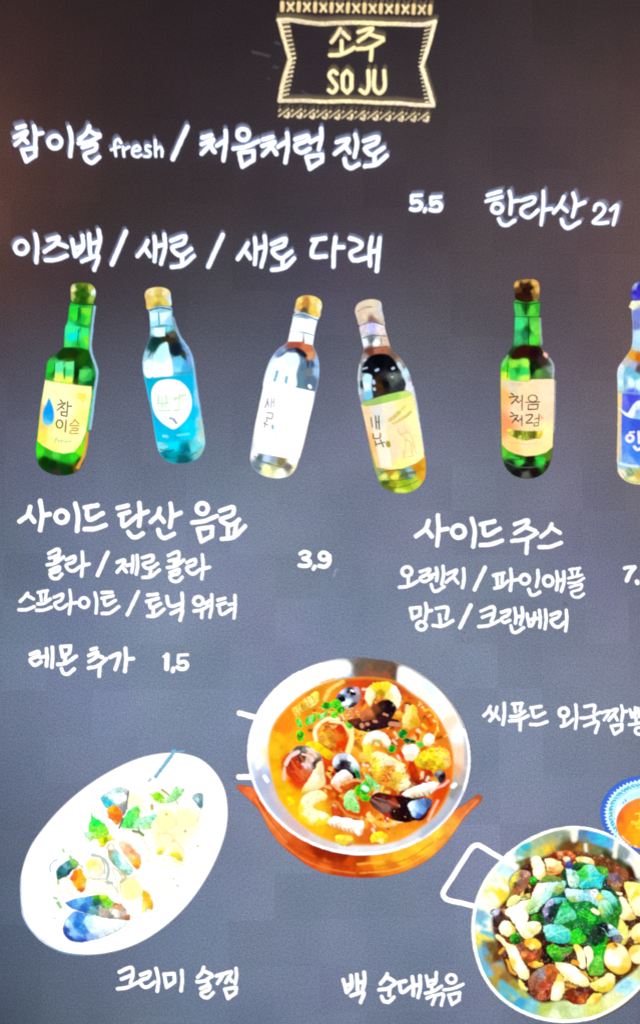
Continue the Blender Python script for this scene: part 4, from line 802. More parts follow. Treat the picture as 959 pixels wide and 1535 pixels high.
# herbs
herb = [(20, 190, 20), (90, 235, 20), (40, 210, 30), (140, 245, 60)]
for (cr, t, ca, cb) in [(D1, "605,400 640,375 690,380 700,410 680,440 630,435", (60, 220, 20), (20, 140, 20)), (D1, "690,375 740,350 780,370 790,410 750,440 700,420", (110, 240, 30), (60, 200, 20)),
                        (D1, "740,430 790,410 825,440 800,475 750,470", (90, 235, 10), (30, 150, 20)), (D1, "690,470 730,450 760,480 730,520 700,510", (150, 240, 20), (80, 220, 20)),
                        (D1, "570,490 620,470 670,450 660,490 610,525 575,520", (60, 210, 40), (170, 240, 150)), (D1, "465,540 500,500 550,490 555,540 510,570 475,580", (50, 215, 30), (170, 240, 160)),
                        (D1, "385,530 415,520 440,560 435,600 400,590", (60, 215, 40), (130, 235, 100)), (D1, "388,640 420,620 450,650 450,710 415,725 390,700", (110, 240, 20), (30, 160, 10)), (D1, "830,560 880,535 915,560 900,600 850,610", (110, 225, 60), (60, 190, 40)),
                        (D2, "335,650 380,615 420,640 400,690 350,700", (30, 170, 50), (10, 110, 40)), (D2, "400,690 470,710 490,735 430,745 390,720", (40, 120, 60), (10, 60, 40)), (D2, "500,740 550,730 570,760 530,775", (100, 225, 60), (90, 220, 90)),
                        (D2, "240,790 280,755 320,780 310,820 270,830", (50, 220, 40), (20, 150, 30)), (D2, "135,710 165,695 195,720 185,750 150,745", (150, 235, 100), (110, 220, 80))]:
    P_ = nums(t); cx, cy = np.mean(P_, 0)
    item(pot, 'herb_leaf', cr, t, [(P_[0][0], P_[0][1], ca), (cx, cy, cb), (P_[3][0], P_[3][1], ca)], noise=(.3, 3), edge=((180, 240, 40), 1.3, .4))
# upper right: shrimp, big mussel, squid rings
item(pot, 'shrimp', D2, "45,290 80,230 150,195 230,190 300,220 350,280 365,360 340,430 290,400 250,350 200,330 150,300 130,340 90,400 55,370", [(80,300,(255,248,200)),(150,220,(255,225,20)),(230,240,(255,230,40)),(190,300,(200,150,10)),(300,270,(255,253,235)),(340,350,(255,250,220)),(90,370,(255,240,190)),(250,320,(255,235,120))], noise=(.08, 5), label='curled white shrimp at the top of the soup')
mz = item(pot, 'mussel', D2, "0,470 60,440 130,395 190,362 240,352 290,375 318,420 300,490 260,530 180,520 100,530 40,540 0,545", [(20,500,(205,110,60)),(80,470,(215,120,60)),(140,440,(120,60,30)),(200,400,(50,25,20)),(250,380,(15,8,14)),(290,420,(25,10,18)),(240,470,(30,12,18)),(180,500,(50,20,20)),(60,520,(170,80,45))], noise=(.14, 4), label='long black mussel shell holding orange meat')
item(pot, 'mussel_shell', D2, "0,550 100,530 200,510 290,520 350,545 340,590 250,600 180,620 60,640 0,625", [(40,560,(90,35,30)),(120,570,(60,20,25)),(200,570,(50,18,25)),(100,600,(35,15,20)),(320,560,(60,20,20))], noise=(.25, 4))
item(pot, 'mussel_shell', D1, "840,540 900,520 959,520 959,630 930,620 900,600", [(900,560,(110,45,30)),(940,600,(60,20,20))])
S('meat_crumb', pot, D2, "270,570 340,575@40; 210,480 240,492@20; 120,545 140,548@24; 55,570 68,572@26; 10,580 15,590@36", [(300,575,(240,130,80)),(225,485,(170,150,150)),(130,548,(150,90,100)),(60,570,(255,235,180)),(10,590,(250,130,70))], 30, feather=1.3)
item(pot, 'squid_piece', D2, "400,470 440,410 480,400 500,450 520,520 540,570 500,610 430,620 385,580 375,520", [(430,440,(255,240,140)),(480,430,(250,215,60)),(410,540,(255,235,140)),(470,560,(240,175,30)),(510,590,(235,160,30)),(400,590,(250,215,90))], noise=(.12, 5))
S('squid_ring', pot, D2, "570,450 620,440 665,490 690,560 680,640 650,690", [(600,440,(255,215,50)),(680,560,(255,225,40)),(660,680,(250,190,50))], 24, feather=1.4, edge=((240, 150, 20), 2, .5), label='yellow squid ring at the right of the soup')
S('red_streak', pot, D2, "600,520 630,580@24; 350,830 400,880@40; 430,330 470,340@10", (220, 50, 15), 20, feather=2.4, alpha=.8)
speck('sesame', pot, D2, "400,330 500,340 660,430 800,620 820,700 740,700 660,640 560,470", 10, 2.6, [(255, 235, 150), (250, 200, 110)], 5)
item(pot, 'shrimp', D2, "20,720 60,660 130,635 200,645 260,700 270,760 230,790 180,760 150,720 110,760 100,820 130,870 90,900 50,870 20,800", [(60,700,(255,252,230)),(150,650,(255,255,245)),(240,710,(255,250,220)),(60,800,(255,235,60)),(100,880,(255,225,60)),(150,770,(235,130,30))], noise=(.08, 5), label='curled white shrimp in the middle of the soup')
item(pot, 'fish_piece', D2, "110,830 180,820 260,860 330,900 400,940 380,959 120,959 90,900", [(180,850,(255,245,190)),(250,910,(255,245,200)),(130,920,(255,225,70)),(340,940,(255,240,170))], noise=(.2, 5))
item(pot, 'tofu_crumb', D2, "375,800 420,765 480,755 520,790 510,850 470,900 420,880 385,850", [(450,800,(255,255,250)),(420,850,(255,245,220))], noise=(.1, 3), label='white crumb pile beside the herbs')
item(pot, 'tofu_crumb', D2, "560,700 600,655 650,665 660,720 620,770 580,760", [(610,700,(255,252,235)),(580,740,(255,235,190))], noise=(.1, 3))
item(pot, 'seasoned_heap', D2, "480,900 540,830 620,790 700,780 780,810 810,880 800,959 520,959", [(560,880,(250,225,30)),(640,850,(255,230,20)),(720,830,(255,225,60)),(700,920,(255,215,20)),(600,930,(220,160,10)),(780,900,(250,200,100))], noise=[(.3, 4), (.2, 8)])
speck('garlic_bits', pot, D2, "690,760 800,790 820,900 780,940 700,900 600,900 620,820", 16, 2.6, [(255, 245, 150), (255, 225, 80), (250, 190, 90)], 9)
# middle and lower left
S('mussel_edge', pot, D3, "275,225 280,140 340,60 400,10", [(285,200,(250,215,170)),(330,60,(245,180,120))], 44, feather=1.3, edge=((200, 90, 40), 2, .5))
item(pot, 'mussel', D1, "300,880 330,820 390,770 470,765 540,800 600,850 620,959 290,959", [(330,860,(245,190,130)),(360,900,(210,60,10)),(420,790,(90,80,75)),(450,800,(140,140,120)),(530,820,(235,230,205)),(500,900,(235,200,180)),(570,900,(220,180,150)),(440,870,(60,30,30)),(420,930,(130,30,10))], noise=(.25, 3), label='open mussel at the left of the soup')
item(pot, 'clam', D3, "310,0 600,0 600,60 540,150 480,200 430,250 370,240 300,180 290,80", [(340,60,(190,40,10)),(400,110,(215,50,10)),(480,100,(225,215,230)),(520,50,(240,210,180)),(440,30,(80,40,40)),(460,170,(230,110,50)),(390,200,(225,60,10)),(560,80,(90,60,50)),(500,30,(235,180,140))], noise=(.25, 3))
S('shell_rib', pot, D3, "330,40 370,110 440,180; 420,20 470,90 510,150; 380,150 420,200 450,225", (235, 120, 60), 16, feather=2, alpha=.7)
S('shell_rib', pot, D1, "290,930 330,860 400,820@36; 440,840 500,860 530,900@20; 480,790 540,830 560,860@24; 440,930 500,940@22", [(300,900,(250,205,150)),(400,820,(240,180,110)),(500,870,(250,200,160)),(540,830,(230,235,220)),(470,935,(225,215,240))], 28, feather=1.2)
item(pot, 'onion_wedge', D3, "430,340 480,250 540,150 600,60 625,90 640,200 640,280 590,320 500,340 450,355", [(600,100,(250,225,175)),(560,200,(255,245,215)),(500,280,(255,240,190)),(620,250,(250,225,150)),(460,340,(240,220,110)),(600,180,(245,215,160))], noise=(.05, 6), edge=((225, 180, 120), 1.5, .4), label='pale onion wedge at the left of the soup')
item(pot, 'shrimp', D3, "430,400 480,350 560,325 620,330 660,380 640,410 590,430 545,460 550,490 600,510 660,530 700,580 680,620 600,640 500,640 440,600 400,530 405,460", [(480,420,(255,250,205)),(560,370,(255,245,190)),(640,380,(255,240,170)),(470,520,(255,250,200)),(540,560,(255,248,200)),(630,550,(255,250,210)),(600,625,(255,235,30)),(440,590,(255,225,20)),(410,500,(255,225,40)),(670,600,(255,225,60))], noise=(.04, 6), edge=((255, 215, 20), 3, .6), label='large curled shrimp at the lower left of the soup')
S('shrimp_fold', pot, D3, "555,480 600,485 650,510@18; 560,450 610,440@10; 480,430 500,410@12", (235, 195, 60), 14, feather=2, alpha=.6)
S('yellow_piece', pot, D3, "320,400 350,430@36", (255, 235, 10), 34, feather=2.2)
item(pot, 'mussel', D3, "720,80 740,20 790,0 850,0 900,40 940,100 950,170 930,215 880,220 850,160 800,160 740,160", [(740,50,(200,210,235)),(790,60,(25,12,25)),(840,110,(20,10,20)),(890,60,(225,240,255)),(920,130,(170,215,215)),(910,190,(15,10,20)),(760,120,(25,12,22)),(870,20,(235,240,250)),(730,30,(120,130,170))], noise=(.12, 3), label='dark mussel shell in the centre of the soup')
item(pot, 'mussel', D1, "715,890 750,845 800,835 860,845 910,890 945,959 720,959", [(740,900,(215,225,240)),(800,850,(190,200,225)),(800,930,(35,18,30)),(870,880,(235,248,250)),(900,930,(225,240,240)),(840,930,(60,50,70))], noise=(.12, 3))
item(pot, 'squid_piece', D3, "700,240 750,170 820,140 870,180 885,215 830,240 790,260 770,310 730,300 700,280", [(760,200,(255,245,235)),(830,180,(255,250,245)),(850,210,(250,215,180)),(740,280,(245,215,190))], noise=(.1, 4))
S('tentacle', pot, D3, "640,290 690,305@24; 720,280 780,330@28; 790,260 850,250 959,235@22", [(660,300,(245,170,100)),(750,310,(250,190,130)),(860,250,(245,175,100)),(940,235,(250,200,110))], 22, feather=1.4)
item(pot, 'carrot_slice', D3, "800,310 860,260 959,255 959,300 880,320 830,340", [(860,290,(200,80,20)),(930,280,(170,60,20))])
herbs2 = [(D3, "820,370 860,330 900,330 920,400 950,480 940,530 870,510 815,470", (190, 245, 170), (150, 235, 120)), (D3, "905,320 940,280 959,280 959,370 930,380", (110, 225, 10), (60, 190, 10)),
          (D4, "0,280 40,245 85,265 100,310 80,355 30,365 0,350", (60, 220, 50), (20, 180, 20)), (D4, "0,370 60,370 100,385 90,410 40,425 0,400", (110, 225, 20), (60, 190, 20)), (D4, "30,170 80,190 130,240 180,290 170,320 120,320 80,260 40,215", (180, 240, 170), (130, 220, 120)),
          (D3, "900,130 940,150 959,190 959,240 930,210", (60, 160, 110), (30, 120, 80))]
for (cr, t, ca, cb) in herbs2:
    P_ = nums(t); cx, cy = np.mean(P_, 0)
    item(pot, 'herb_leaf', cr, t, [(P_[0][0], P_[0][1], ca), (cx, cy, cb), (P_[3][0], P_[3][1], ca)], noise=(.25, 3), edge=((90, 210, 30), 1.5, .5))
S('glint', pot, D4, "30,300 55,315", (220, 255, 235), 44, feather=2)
S('squid_ring', pot, D3, "690,435 740,430 790,490 850,550 950,575@26; 700,480 760,540@10", [(700,435,(255,220,130)),(800,510,(240,130,40)),(900,560,(250,200,60)),(770,540,(200,50,10))], 24, feather=1.3, edge=((210, 90, 20), 2, .4))
item(pot, 'mussel', D3, "700,470 750,470 830,560 900,600 880,620 720,570", [(740,520,(210,50,10)),(800,570,(190,50,15)),(860,605,(170,60,25))], alpha=.8, feather=2)
item(pot, 'fishcake_roll', D3, "690,580 720,562 800,570 900,590 959,605 959,725 900,715 820,690 740,660 690,635 665,610", [(720,590,(255,255,250)),(850,620,(255,255,255)),(940,660,(255,252,248)),(740,650,(250,225,190)),(860,700,(245,215,170))], noise=(.04, 3), label='white ridged squid piece at the bottom of the soup')
item(pot, 'fishcake_roll', D4, "0,605 20,600 30,640 20,710 0,730", [(10,640,(255,250,245)),(10,710,(240,200,150))])
S('ridge', pot, D3, "700,625 712,650@10; 740,640 755,668@10; 775,655 792,685@10; 810,665 830,700@10; 850,680 868,715@10; 890,690 905,722@8", (225, 130, 50), 10, feather=1.2, alpha=.8)
item(pot, 'squid_piece', D3, "730,740 780,725 860,735 900,760 880,815 800,825 740,790", [(780,760,(255,240,60)),(850,770,(255,235,80)),(800,800,(250,210,60)),(870,800,(235,170,70))], noise=(.15, 4))
item(pot, 'squid_piece', D4, "90,740 140,700 200,700 245,740 240,790 200,810 140,790 100,790", [(140,740,(255,235,30)),(200,730,(255,225,20)),(190,780,(255,245,140)),(230,770,(250,200,40))], noise=(.12, 4))
item(pot, 'shrimp', D4, "50,540 80,520 120,570 180,600 240,620 310,600 320,630 270,660 190,665 110,625 70,590", [(80,550,(255,225,130)),(160,610,(250,190,60)),(250,640,(250,200,100)),(310,615,(255,220,150))], noise=(.1, 4), edge=((225, 110, 20), 1.6, .4))
# big mussel at the lower right
mm_ = item(pot, 'mussel', D4, "110,365 160,345 250,360 340,375 430,380 520,400 620,400 640,440 610,520 560,590 480,600 400,615 320,600 240,570 170,520 110,470 80,420", [(150,370,(70,15,15)),(250,380,(90,15,15)),(300,430,(190,50,20)),(180,430,(90,65,60)),(230,480,(110,100,110)),(300,530,(35,10,14)),(380,480,(30,8,14)),(380,570,(30,6,10)),(420,430,(30,10,20)),(500,590,(50,10,20)),(350,400,(35,8,14)),(600,560,(90,20,30)),(240,560,(190,40,20))], noise=(.15, 4), label='large open black mussel with a blue shine at the lower right of the soup')
item(pot, 'shell_shine', D4, "428,460 470,420 540,405 620,405 640,430 600,490 560,540 520,575 480,565 445,520", [(460,480,(225,240,255)),(500,500,(170,215,255)),(560,430,(90,140,200)),(600,440,(60,90,150)),(550,500,(110,170,240)),(520,560,(60,110,200)),(470,540,(190,225,255))], noise=(.1, 4))
S('mussel_meat', pot, D4, "100,410 150,440 200,480@22; 190,450 250,480@34; 250,420 340,465@20; 130,390 230,420@10", [(110,420,(225,130,90)),(200,460,(130,110,110)),(240,480,(100,95,110)),(300,440,(230,80,40)),(180,400,(160,80,60))], 22, feather=1.4)
item(pot, 'squid_piece', D4, "370,360 430,320 500,290 570,260 650,250 700,265 680,310 640,350 590,375 540,380 480,395 430,385", [(430,350,(255,250,235)),(550,290,(255,255,255)),(650,280,(255,245,230)),(580,360,(240,225,190)),(460,385,(235,215,170))], noise=(.05, 3), label='white scored squid strip above the large mussel')
S('ridge', pot, D4, "480,375 488,392@12; 525,365 535,388@12; 565,350 578,378@12; 610,340 622,365@12", (120, 90, 50), 10, feather=1.1, alpha=.75)
item(pot, 'mussel', D4, "660,180 700,150 750,160 765,200 750,245 710,265 690,230", [(700,165,(150,160,170)),(680,185,(110,110,110)),(730,200,(25,15,22)),(740,235,(50,40,50))], noise=(.15, 3), label='small dark shell by the right rim of the soup')
S('shell_rim', pot, D4, "690,300 740,280 785,240", (250, 190, 180), 22, feather=1.5)
S('glint', pot, D4, "825,290 845,275", (235, 238, 240), 44, feather=1.4)
S('pale_strip', pot, D4, "610,590 650,500 690,420", [(620,570,(250,215,185)),(680,440,(250,160,100))], 22, feather=1.6)
item(pot, 'fish_piece', D4, "90,120 160,70 260,40 340,80 400,150 430,220 450,270 400,310 340,330 270,300 200,270 130,220", [(140,110,(255,230,60)),(200,80,(250,240,170)),(250,130,(235,150,30)),(350,120,(255,245,190)),(330,200,(255,215,70)),(230,220,(230,120,30)),(400,270,(255,240,190)),(280,270,(250,190,50)),(170,200,(250,180,40))], noise=[(.15, 4), (.2, 9)], label='yellow crumbly fish piece in the centre of the soup')
S('white_bit', pot, D4, "240,75 270,78@44; 420,30 460,20@56; 20,95 35,98@22; 60,100 66,104@20", [(255,75,(255,250,235)),(440,20,(255,245,200)),(30,100,(240,170,130))], 40, feather=1.6)
speck('chilli_flecks', pot, D4, "80,100 300,60 460,150 650,180 560,240 440,260 200,280 100,220", 26, 1.9, [(225, 70, 15), (190, 40, 10), (255, 240, 150)], 21, alpha=.75)
speck('chilli_flecks', pot, O, broth_pts, 70, 1.3, [(215, 60, 10), (255, 225, 120), (255, 200, 60), (190, 30, 5), (250, 240, 190)], 22, alpha=.5)
S('rim_stain', pot, D3, "150,290 190,400 260,520 350,620 470,720@26", (240, 190, 170), 26, feather=4, alpha=.6)
S('glint', pot, D3, "100,200 125,240", (255, 255, 255), 34, feather=1.3)

# ------------------------------------------------------------------ creamy dish on an oval plate
O = Crop(20, 1110, 2.8206)
E1, E2, E3, E4 = Crop(100, 1110, K), Crop(200, 1110, 6.393), Crop(30, 1260, 5.994), Crop(150, 1240, K)
flat()
plate = shape('dish_picture', board, O, "660,52 720,56 790,78 850,130 890,200 905,280 900,370 870,470 810,590 730,700 640,785 540,850 430,890 310,905 200,890 110,840 45,750 35,690 34,580 70,460 130,370 210,280 310,195 430,120 550,70",
    [(500,200,(255,255,255)),(100,500,(255,255,255)),(700,600,(255,255,255)),(300,850,(255,255,255)),(450,480,(255,254,246)),(620,360,(255,255,236)),(640,450,(255,255,238)),(560,600,(255,255,246))],
    step=1.5, label='oval white plate of creamy seafood with parsley and a fork', edge=((235, 240, 252), 1.4, .5))
S('plate_edge', plate, O, "36,700 60,780 130,850 210,895 300,908@7; 35,690 34,580@5", [(60,780,(70,130,200)),(200,890,(90,150,215)),(35,600,(225,190,170)),(300,908,(170,200,235))], 6, feather=1.6, alpha=.75)
item(plate, 'sauce', E4, "480,60 620,60 760,130 820,200 790,300 700,360 600,330 520,300 440,200", [(560,90,(255,250,205)),(700,150,(255,252,215)),(600,230,(255,255,235)),(780,250,(255,255,232)),(520,160,(255,255,240))], noise=(.03, 8), feather=9, alpha=.8, label='pale yellow cream sauce')
item(plate, 'sauce', E2, "190,760 300,700 420,720 560,700 640,740 620,860 500,960 300,960 200,900", [(250,800,(255,250,200)),(380,850,(255,250,190)),(540,780,(255,250,200)),(330,940,(255,225,130)),(450,940,(255,245,190))], noise=(.05, 8), feather=9, alpha=.75)
S('sauce_line', plate, E2, "250,925 340,938 400,965", (250, 205, 120), 14, feather=2.5, alpha=.8)
item(plate, 'sauce', E4, "240,500 320,480 380,560 360,640 280,640 240,580", [(290,540,(255,250,130)),(300,600,(255,250,180))], feather=7, alpha=.85, noise=(.02, 8))
for (cr, t_, w_, c_) in [
    (E4, "130,120 155,62 220,22 300,40 375,92 430,195 450,290 415,320", 5, (222, 215, 205)), (E4, "180,600 200,500 260,455 330,440 400,480", 6, (235, 225, 205)), (E4, "440,200 520,140 620,110 720,160 760,230", 6, (245, 235, 190)),
    (E4, "520,360 600,330 700,360 760,330", 6, (245, 240, 205)), (E4, "560,420 600,520 560,600", 7, (250, 246, 215)), (E4, "450,560 520,540 550,620", 5, (240, 235, 225)), (E3, "300,440 340,460 420,455 500,500", 6, (245, 235, 215)),
    (E3, "360,350 420,335 470,370 490,430 540,480", 6, (240, 225, 205)), (E3, "620,380 700,365 780,380 800,420 740,460 600,480", 6, (238, 228, 212)), (E2, "250,640 330,620 420,650 440,720", 7, (250, 246, 215)), (E2, "470,690 560,650 620,700", 7, (250, 246, 205)),
    (E2, "200,880 260,820 350,830 430,790", 6, (250, 240, 190)), (E1, "330,600 345,680 380,760", 8, (210, 240, 248)), (E1, "560,480 600,540 640,560", 8, (250, 240, 200)), (E1, "640,600 680,650", 12, (252, 240, 170)), (E1, "440,800 400,840 430,900 420,950", 7, (225, 230, 220)),
    (E3, "560,95 640,120 700,110", 8, (215, 235, 245)), (E3, "830,400 870,440 880,500", 9, (225, 215, 185)), (E3, "880,260 920,340 900,420", 9, (215, 205, 165))]:
    S('shell_outline', plate, cr, t_, tuple(int(v * (.94, .93, .90)[i]) for i, v in enumerate(c_)), w_ + 2, feather=1.8, alpha=.95)
for (cr, t_, c_) in [(E4, "250,60 330,90 400,180 430,270 400,290 360,230 300,150 240,110", (255, 252, 240)), (E4, "520,70 600,50 660,100 620,170 540,180 500,130", (255, 252, 200)), (E4, "640,170 720,180 760,250 740,330 680,330 640,260", (255, 252, 190)), (E2, "230,700 330,660 400,720 390,820 290,860 220,800", (255, 250, 185)),
                     (E2, "420,680 520,660 590,720 580,800 480,840 420,770", (255, 250, 195)), (E3, "340,360 430,330 490,400 470,470 380,480 330,420", (255, 250, 235)), (E3, "600,360 720,350 790,390 760,450 640,470 590,420", (255, 249, 232)), (E4, "200,480 290,450 350,520 330,620 240,650 190,570", (255, 251, 175)), (E1, "540,470 620,480 700,540 690,600 620,580 560,600", (255, 250, 210))]:
    shape('seafood_piece', plate, cr, t_, c_, feather=3.5, noise=(.05, 5), edge=((232, 214, 160), 3.0, .7), rough=1.6, alpha=.95)
S('fork', plate, E2, "215,345 380,120@34; 375,100 400,95@26; 400,110 485,97@14", [(220,330,(150,205,210)),(300,240,(90,150,180)),(340,205,(170,220,240)),(375,110,(60,140,215)),(400,100,(90,160,230)),(480,97,(170,215,245)),(390,130,(130,190,220))], 30, feather=1.2, label='blue grey fork resting on the top rim of the plate')
S('fork_tine', plate, E2, "150,385 165,370", (190, 190, 195), 26, feather=1.3)
S('fork_line', plate, E2, "222,358 395,128", (70, 110, 130), 5, feather=1, alpha=.7)
item(plate, 'mussel', E2, "563,550 590,515 640,500 668,520 668,590 655,650 630,640 600,600", [(600,530,(150,190,200)),(640,550,(120,170,180)),(650,600,(90,150,155)),(620,560,(190,230,235)),(655,520,(140,160,165))], noise=(.2, 3), label='small grey blue mussel shell at the upper right of the plate')
S('shell_line', plate, E2, "655,640 635,700 612,775", (200, 175, 160), 7, feather=1.3, alpha=.8)
def parsley(cr, t, cols, lab=None):
    P_ = nums(t)
    item(plate, 'parsley_leaf', cr, t, cols, noise=(.16, 4), smooth=False, feather=1.1, label=lab)
parsley(E1, "225,632 245,680 275,700 285,690 330,740 345,745 385,810 390,850 350,880 310,890 250,885 215,905 175,875 150,810 200,820 195,775 215,720", [(240,700,(40,230,90)),(260,740,(20,235,80)),(300,800,(130,245,60)),(350,850,(170,250,60)),(210,850,(190,245,170)),(170,820,(170,235,225)),(230,790,(110,240,60)),(280,870,(190,250,80))], 'large parsley leaf at the left of the plate')
parsley(E1, "490,780 500,720 540,650 590,600 640,580 665,620 660,690 700,680 760,675 800,655 820,665 770,740 760,790 700,800 620,790 560,790", [(560,660,(70,235,100)),(620,620,(110,240,110)),(560,740,(90,240,100)),(640,640,(150,245,100)),(700,720,(170,245,200)),(790,670,(140,240,200)),(640,770,(180,250,190)),(750,780,(190,250,150))], 'double parsley leaf in the middle of the plate')
S('stem', plate, E1, "600,810 660,825 690,850@26; 650,795 670,840@12", [(620,815,(225,230,190)),(670,830,(100,110,50)),(690,850,(150,170,110)),(660,810,(60,70,30))], 20, feather=1.2)
parsley(E2, "150,510 190,505 225,490 260,500 290,530 310,580 330,540 370,510 400,440 422,430 435,460 490,455 475,510 440,550 410,575 340,605 260,600 210,580 190,550", [(180,530,(170,240,20)),(240,530,(140,235,20)),(270,580,(190,245,90)),(360,560,(170,245,160)),(420,480,(150,240,140)),(470,480,(170,235,160)),(330,590,(190,250,190))], 'parsley leaf near the top of the plate')
S('stem', plate, E2, "412,580 428,605@12; 275,470 340,520@22; 180,620 182,655@30; 492,872 503,862@14; 318,706 320,706@20", [(420,590,(100,120,50)),(310,500,(250,215,70)),(340,515,(235,150,60)),(180,640,(255,225,110)),(498,866,(140,150,90)),(320,706,(215,230,120))], 14, feather=1.6)
parsley(E1, "285,890 340,860 400,850 420,880 370,920 340,959 300,959", [(320,900,(225,245,20)),(390,870,(245,245,60)),(350,890,(170,190,20)),(330,950,(255,225,60))])
sh_ = item(plate, 'mussel', E1, "310,515 360,470 430,430 480,418 555,445 565,470 545,540 540,620 510,680 480,620 440,580 420,590 360,605 330,560", [(340,530,(60,190,215)),(380,570,(40,215,235)),(400,500,(225,240,240)),(480,435,(170,215,210)),(450,520,(255,255,255)),(520,500,(252,252,252)),(550,480,(180,185,185)),(540,600,(150,150,150)),(360,480,(190,215,215))], noise=(.1, 4), label='open mussel shell with turquoise inside at the top left of the plate')
item(plate, 'tomato_piece', E1, "370,620 400,590 450,580 490,620 505,680 480,740 445,762 410,720 375,680", [(400,610,(255,190,30)),(450,620,(250,140,20)),(460,700,(240,110,30)),(400,680,(235,130,40)),(440,745,(250,170,60))], noise=(.1, 4), label='orange pepper piece beside the mussel shell')
S('shell_line', plate, E1, "560,450 545,560 545,615@9; 510,700 475,785@18", [(550,520,(150,155,155)),(490,740,(70,90,75))], 10, feather=1.3)
item(plate, 'clam', E4, "135,120 160,60 220,30 300,50 370,100 420,200 440,290 400,310 350,270 300,200 240,140 180,110 150,150", [(200,50,(255,255,255)),(380,180,(255,255,252)),(420,260,(255,253,248))], noise=(.02, 6), edge=((235, 225, 215), 1.3, .4))
item(plate, 'clam_meat', E4, "170,130 210,110 270,150 320,210 365,250 370,310 350,375 310,360 270,300 220,240 185,190", [(200,140,(250,225,190)),(250,200,(245,190,150)),(300,220,(245,160,100)),(350,250,(245,180,130)),(290,270,(255,240,170)),(330,310,(250,190,50)),(335,360,(240,140,30)),(300,310,(255,200,90))], noise=(.12, 4), feather=1.8, label='orange clam meat in the middle of the plate')
item(plate, 'mussel', E4, "75,155 100,140 140,190 200,260 270,340 300,390 260,430 200,400 140,350 90,290 75,220", [(100,180,(250,240,225)),(130,250,(150,225,220)),(160,300,(130,220,215)),(230,360,(200,240,230)),(110,300,(140,175,120)),(220,400,(150,215,190)),(200,290,(245,255,255)),(90,230,(190,160,110))], noise=(.08, 4), label='aqua lined mussel shell in the middle of the plate')
S('shell_line', plate, E4, "60,190 85,150@14; 120,360 180,400 240,430@12; 200,400 230,450 190,490@26; 110,370 150,480 165,580@10", [(70,170,(230,150,60)),(180,390,(150,170,110)),(215,440,(190,175,90)),(150,480,(225,225,190))], 12, feather=2, alpha=.8)
item(plate, 'lemon_slice', E4, "505,225 530,180 570,170 590,200 560,235 520,240", [(530,215,(240,235,70)),(570,190,(255,250,140))], feather=2.2)
item(plate, 'lemon_slice', E4, "620,240 680,215 730,240 745,290 720,305 680,280", [(660,240,(252,232,50)),(720,250,(250,225,80)),(730,290,(235,215,90))], feather=1.6, label='yellow lemon slice right of the centre of the plate')
S('herb_bit', plate, E4, "505,235 580,248 615,255@6; 735,295 740,300@12; 688,515 708,528@14; 768,25 774,35@14; 875,170 885,165@16; 660,455 665,465@14", [(560,245,(150,160,110)),(738,298,(130,150,60)),(698,520,(150,170,130)),(770,30,(140,150,90)),(880,168,(240,245,180)),(662,460,(225,235,190))], 8, feather=1.3, alpha=.85)
item(plate, 'pepper_piece', E4, "385,555 430,575 465,630 485,700 470,740 440,735 400,765 375,750 385,650", [(410,600,(250,190,40)),(450,650,(252,200,50)),(470,710,(245,185,30)),(410,710,(252,240,110)),(395,750,(255,245,170))], noise=(.08, 4), feather=1.6, label='yellow orange pepper piece at the right of the plate')
item(plate, 'mussel', E3, "330,280 345,245 400,195 440,170 490,160 530,200 520,240 470,270 440,310 390,330 345,350", [(370,240,(50,110,130)),(400,260,(60,130,150)),(440,210,(60,140,130)),(350,310,(30,100,90)),(460,280,(30,70,80)),(500,200,(150,210,80)),(420,230,(110,180,200)),(480,170,(130,220,60))], noise=(.3, 3), label='dark teal mussel at the left of the plate')
S('plate_ring', plate, E3, "340,168 300,190 275,230 278,280", (110, 125, 155), 9, feather=1.5, alpha=.85)
S('herb_bit', plate, E3, "455,140 470,170@26; 345,360 350,385@22; 310,510 335,520@22; 345,560 370,595@32; 350,545 360,560@12; 390,75 400,100@18; 455,90 462,95@14; 318,694 320,695@12", [(460,150,(90,220,60)),(348,375,(130,225,30)),(320,515,(170,225,160)),(360,590,(90,190,90)),(395,90,(190,240,215)),(318,694,(190,200,190))], 18, feather=1.5)
item(plate, 'pepper_piece', E3, "470,300 500,260 540,245 580,290 600,350 590,440 560,465 520,440 480,380 455,330", [(500,290,(250,130,30)),(540,290,(250,190,20)),(560,350,(252,200,40)),(520,400,(250,185,30)),(560,450,(235,110,30)),(470,320,(245,110,40)),(590,400,(250,210,120))], noise=(.12, 4), label='orange pepper piece at the lower left of the plate')
item(plate, 'clam', E3, "590,220 620,180 680,160 730,180 755,250 750,300 700,330 640,345 600,330 570,290 610,260", [(630,200,(255,240,120)),(700,210,(255,240,170)),(740,260,(250,240,200)),(620,300,(250,245,220)),(680,310,(255,250,225))], noise=(.08, 5), feather=1.8)
S('shell_arc', plate, E3, "650,130 720,140 780,190 800,260 790,330@26; 740,170 765,220 765,290@14; 660,345 740,340 790,345@9; 790,370 830,380@30; 520,200 570,240@14", [(660,130,(190,225,245)),(780,190,(190,235,245)),(800,300,(150,190,205)),(765,230,(140,160,140)),(720,342,(200,190,160)),(810,375,(160,185,150)),(545,220,(190,150,120))], 18, feather=1.7, alpha=.9)
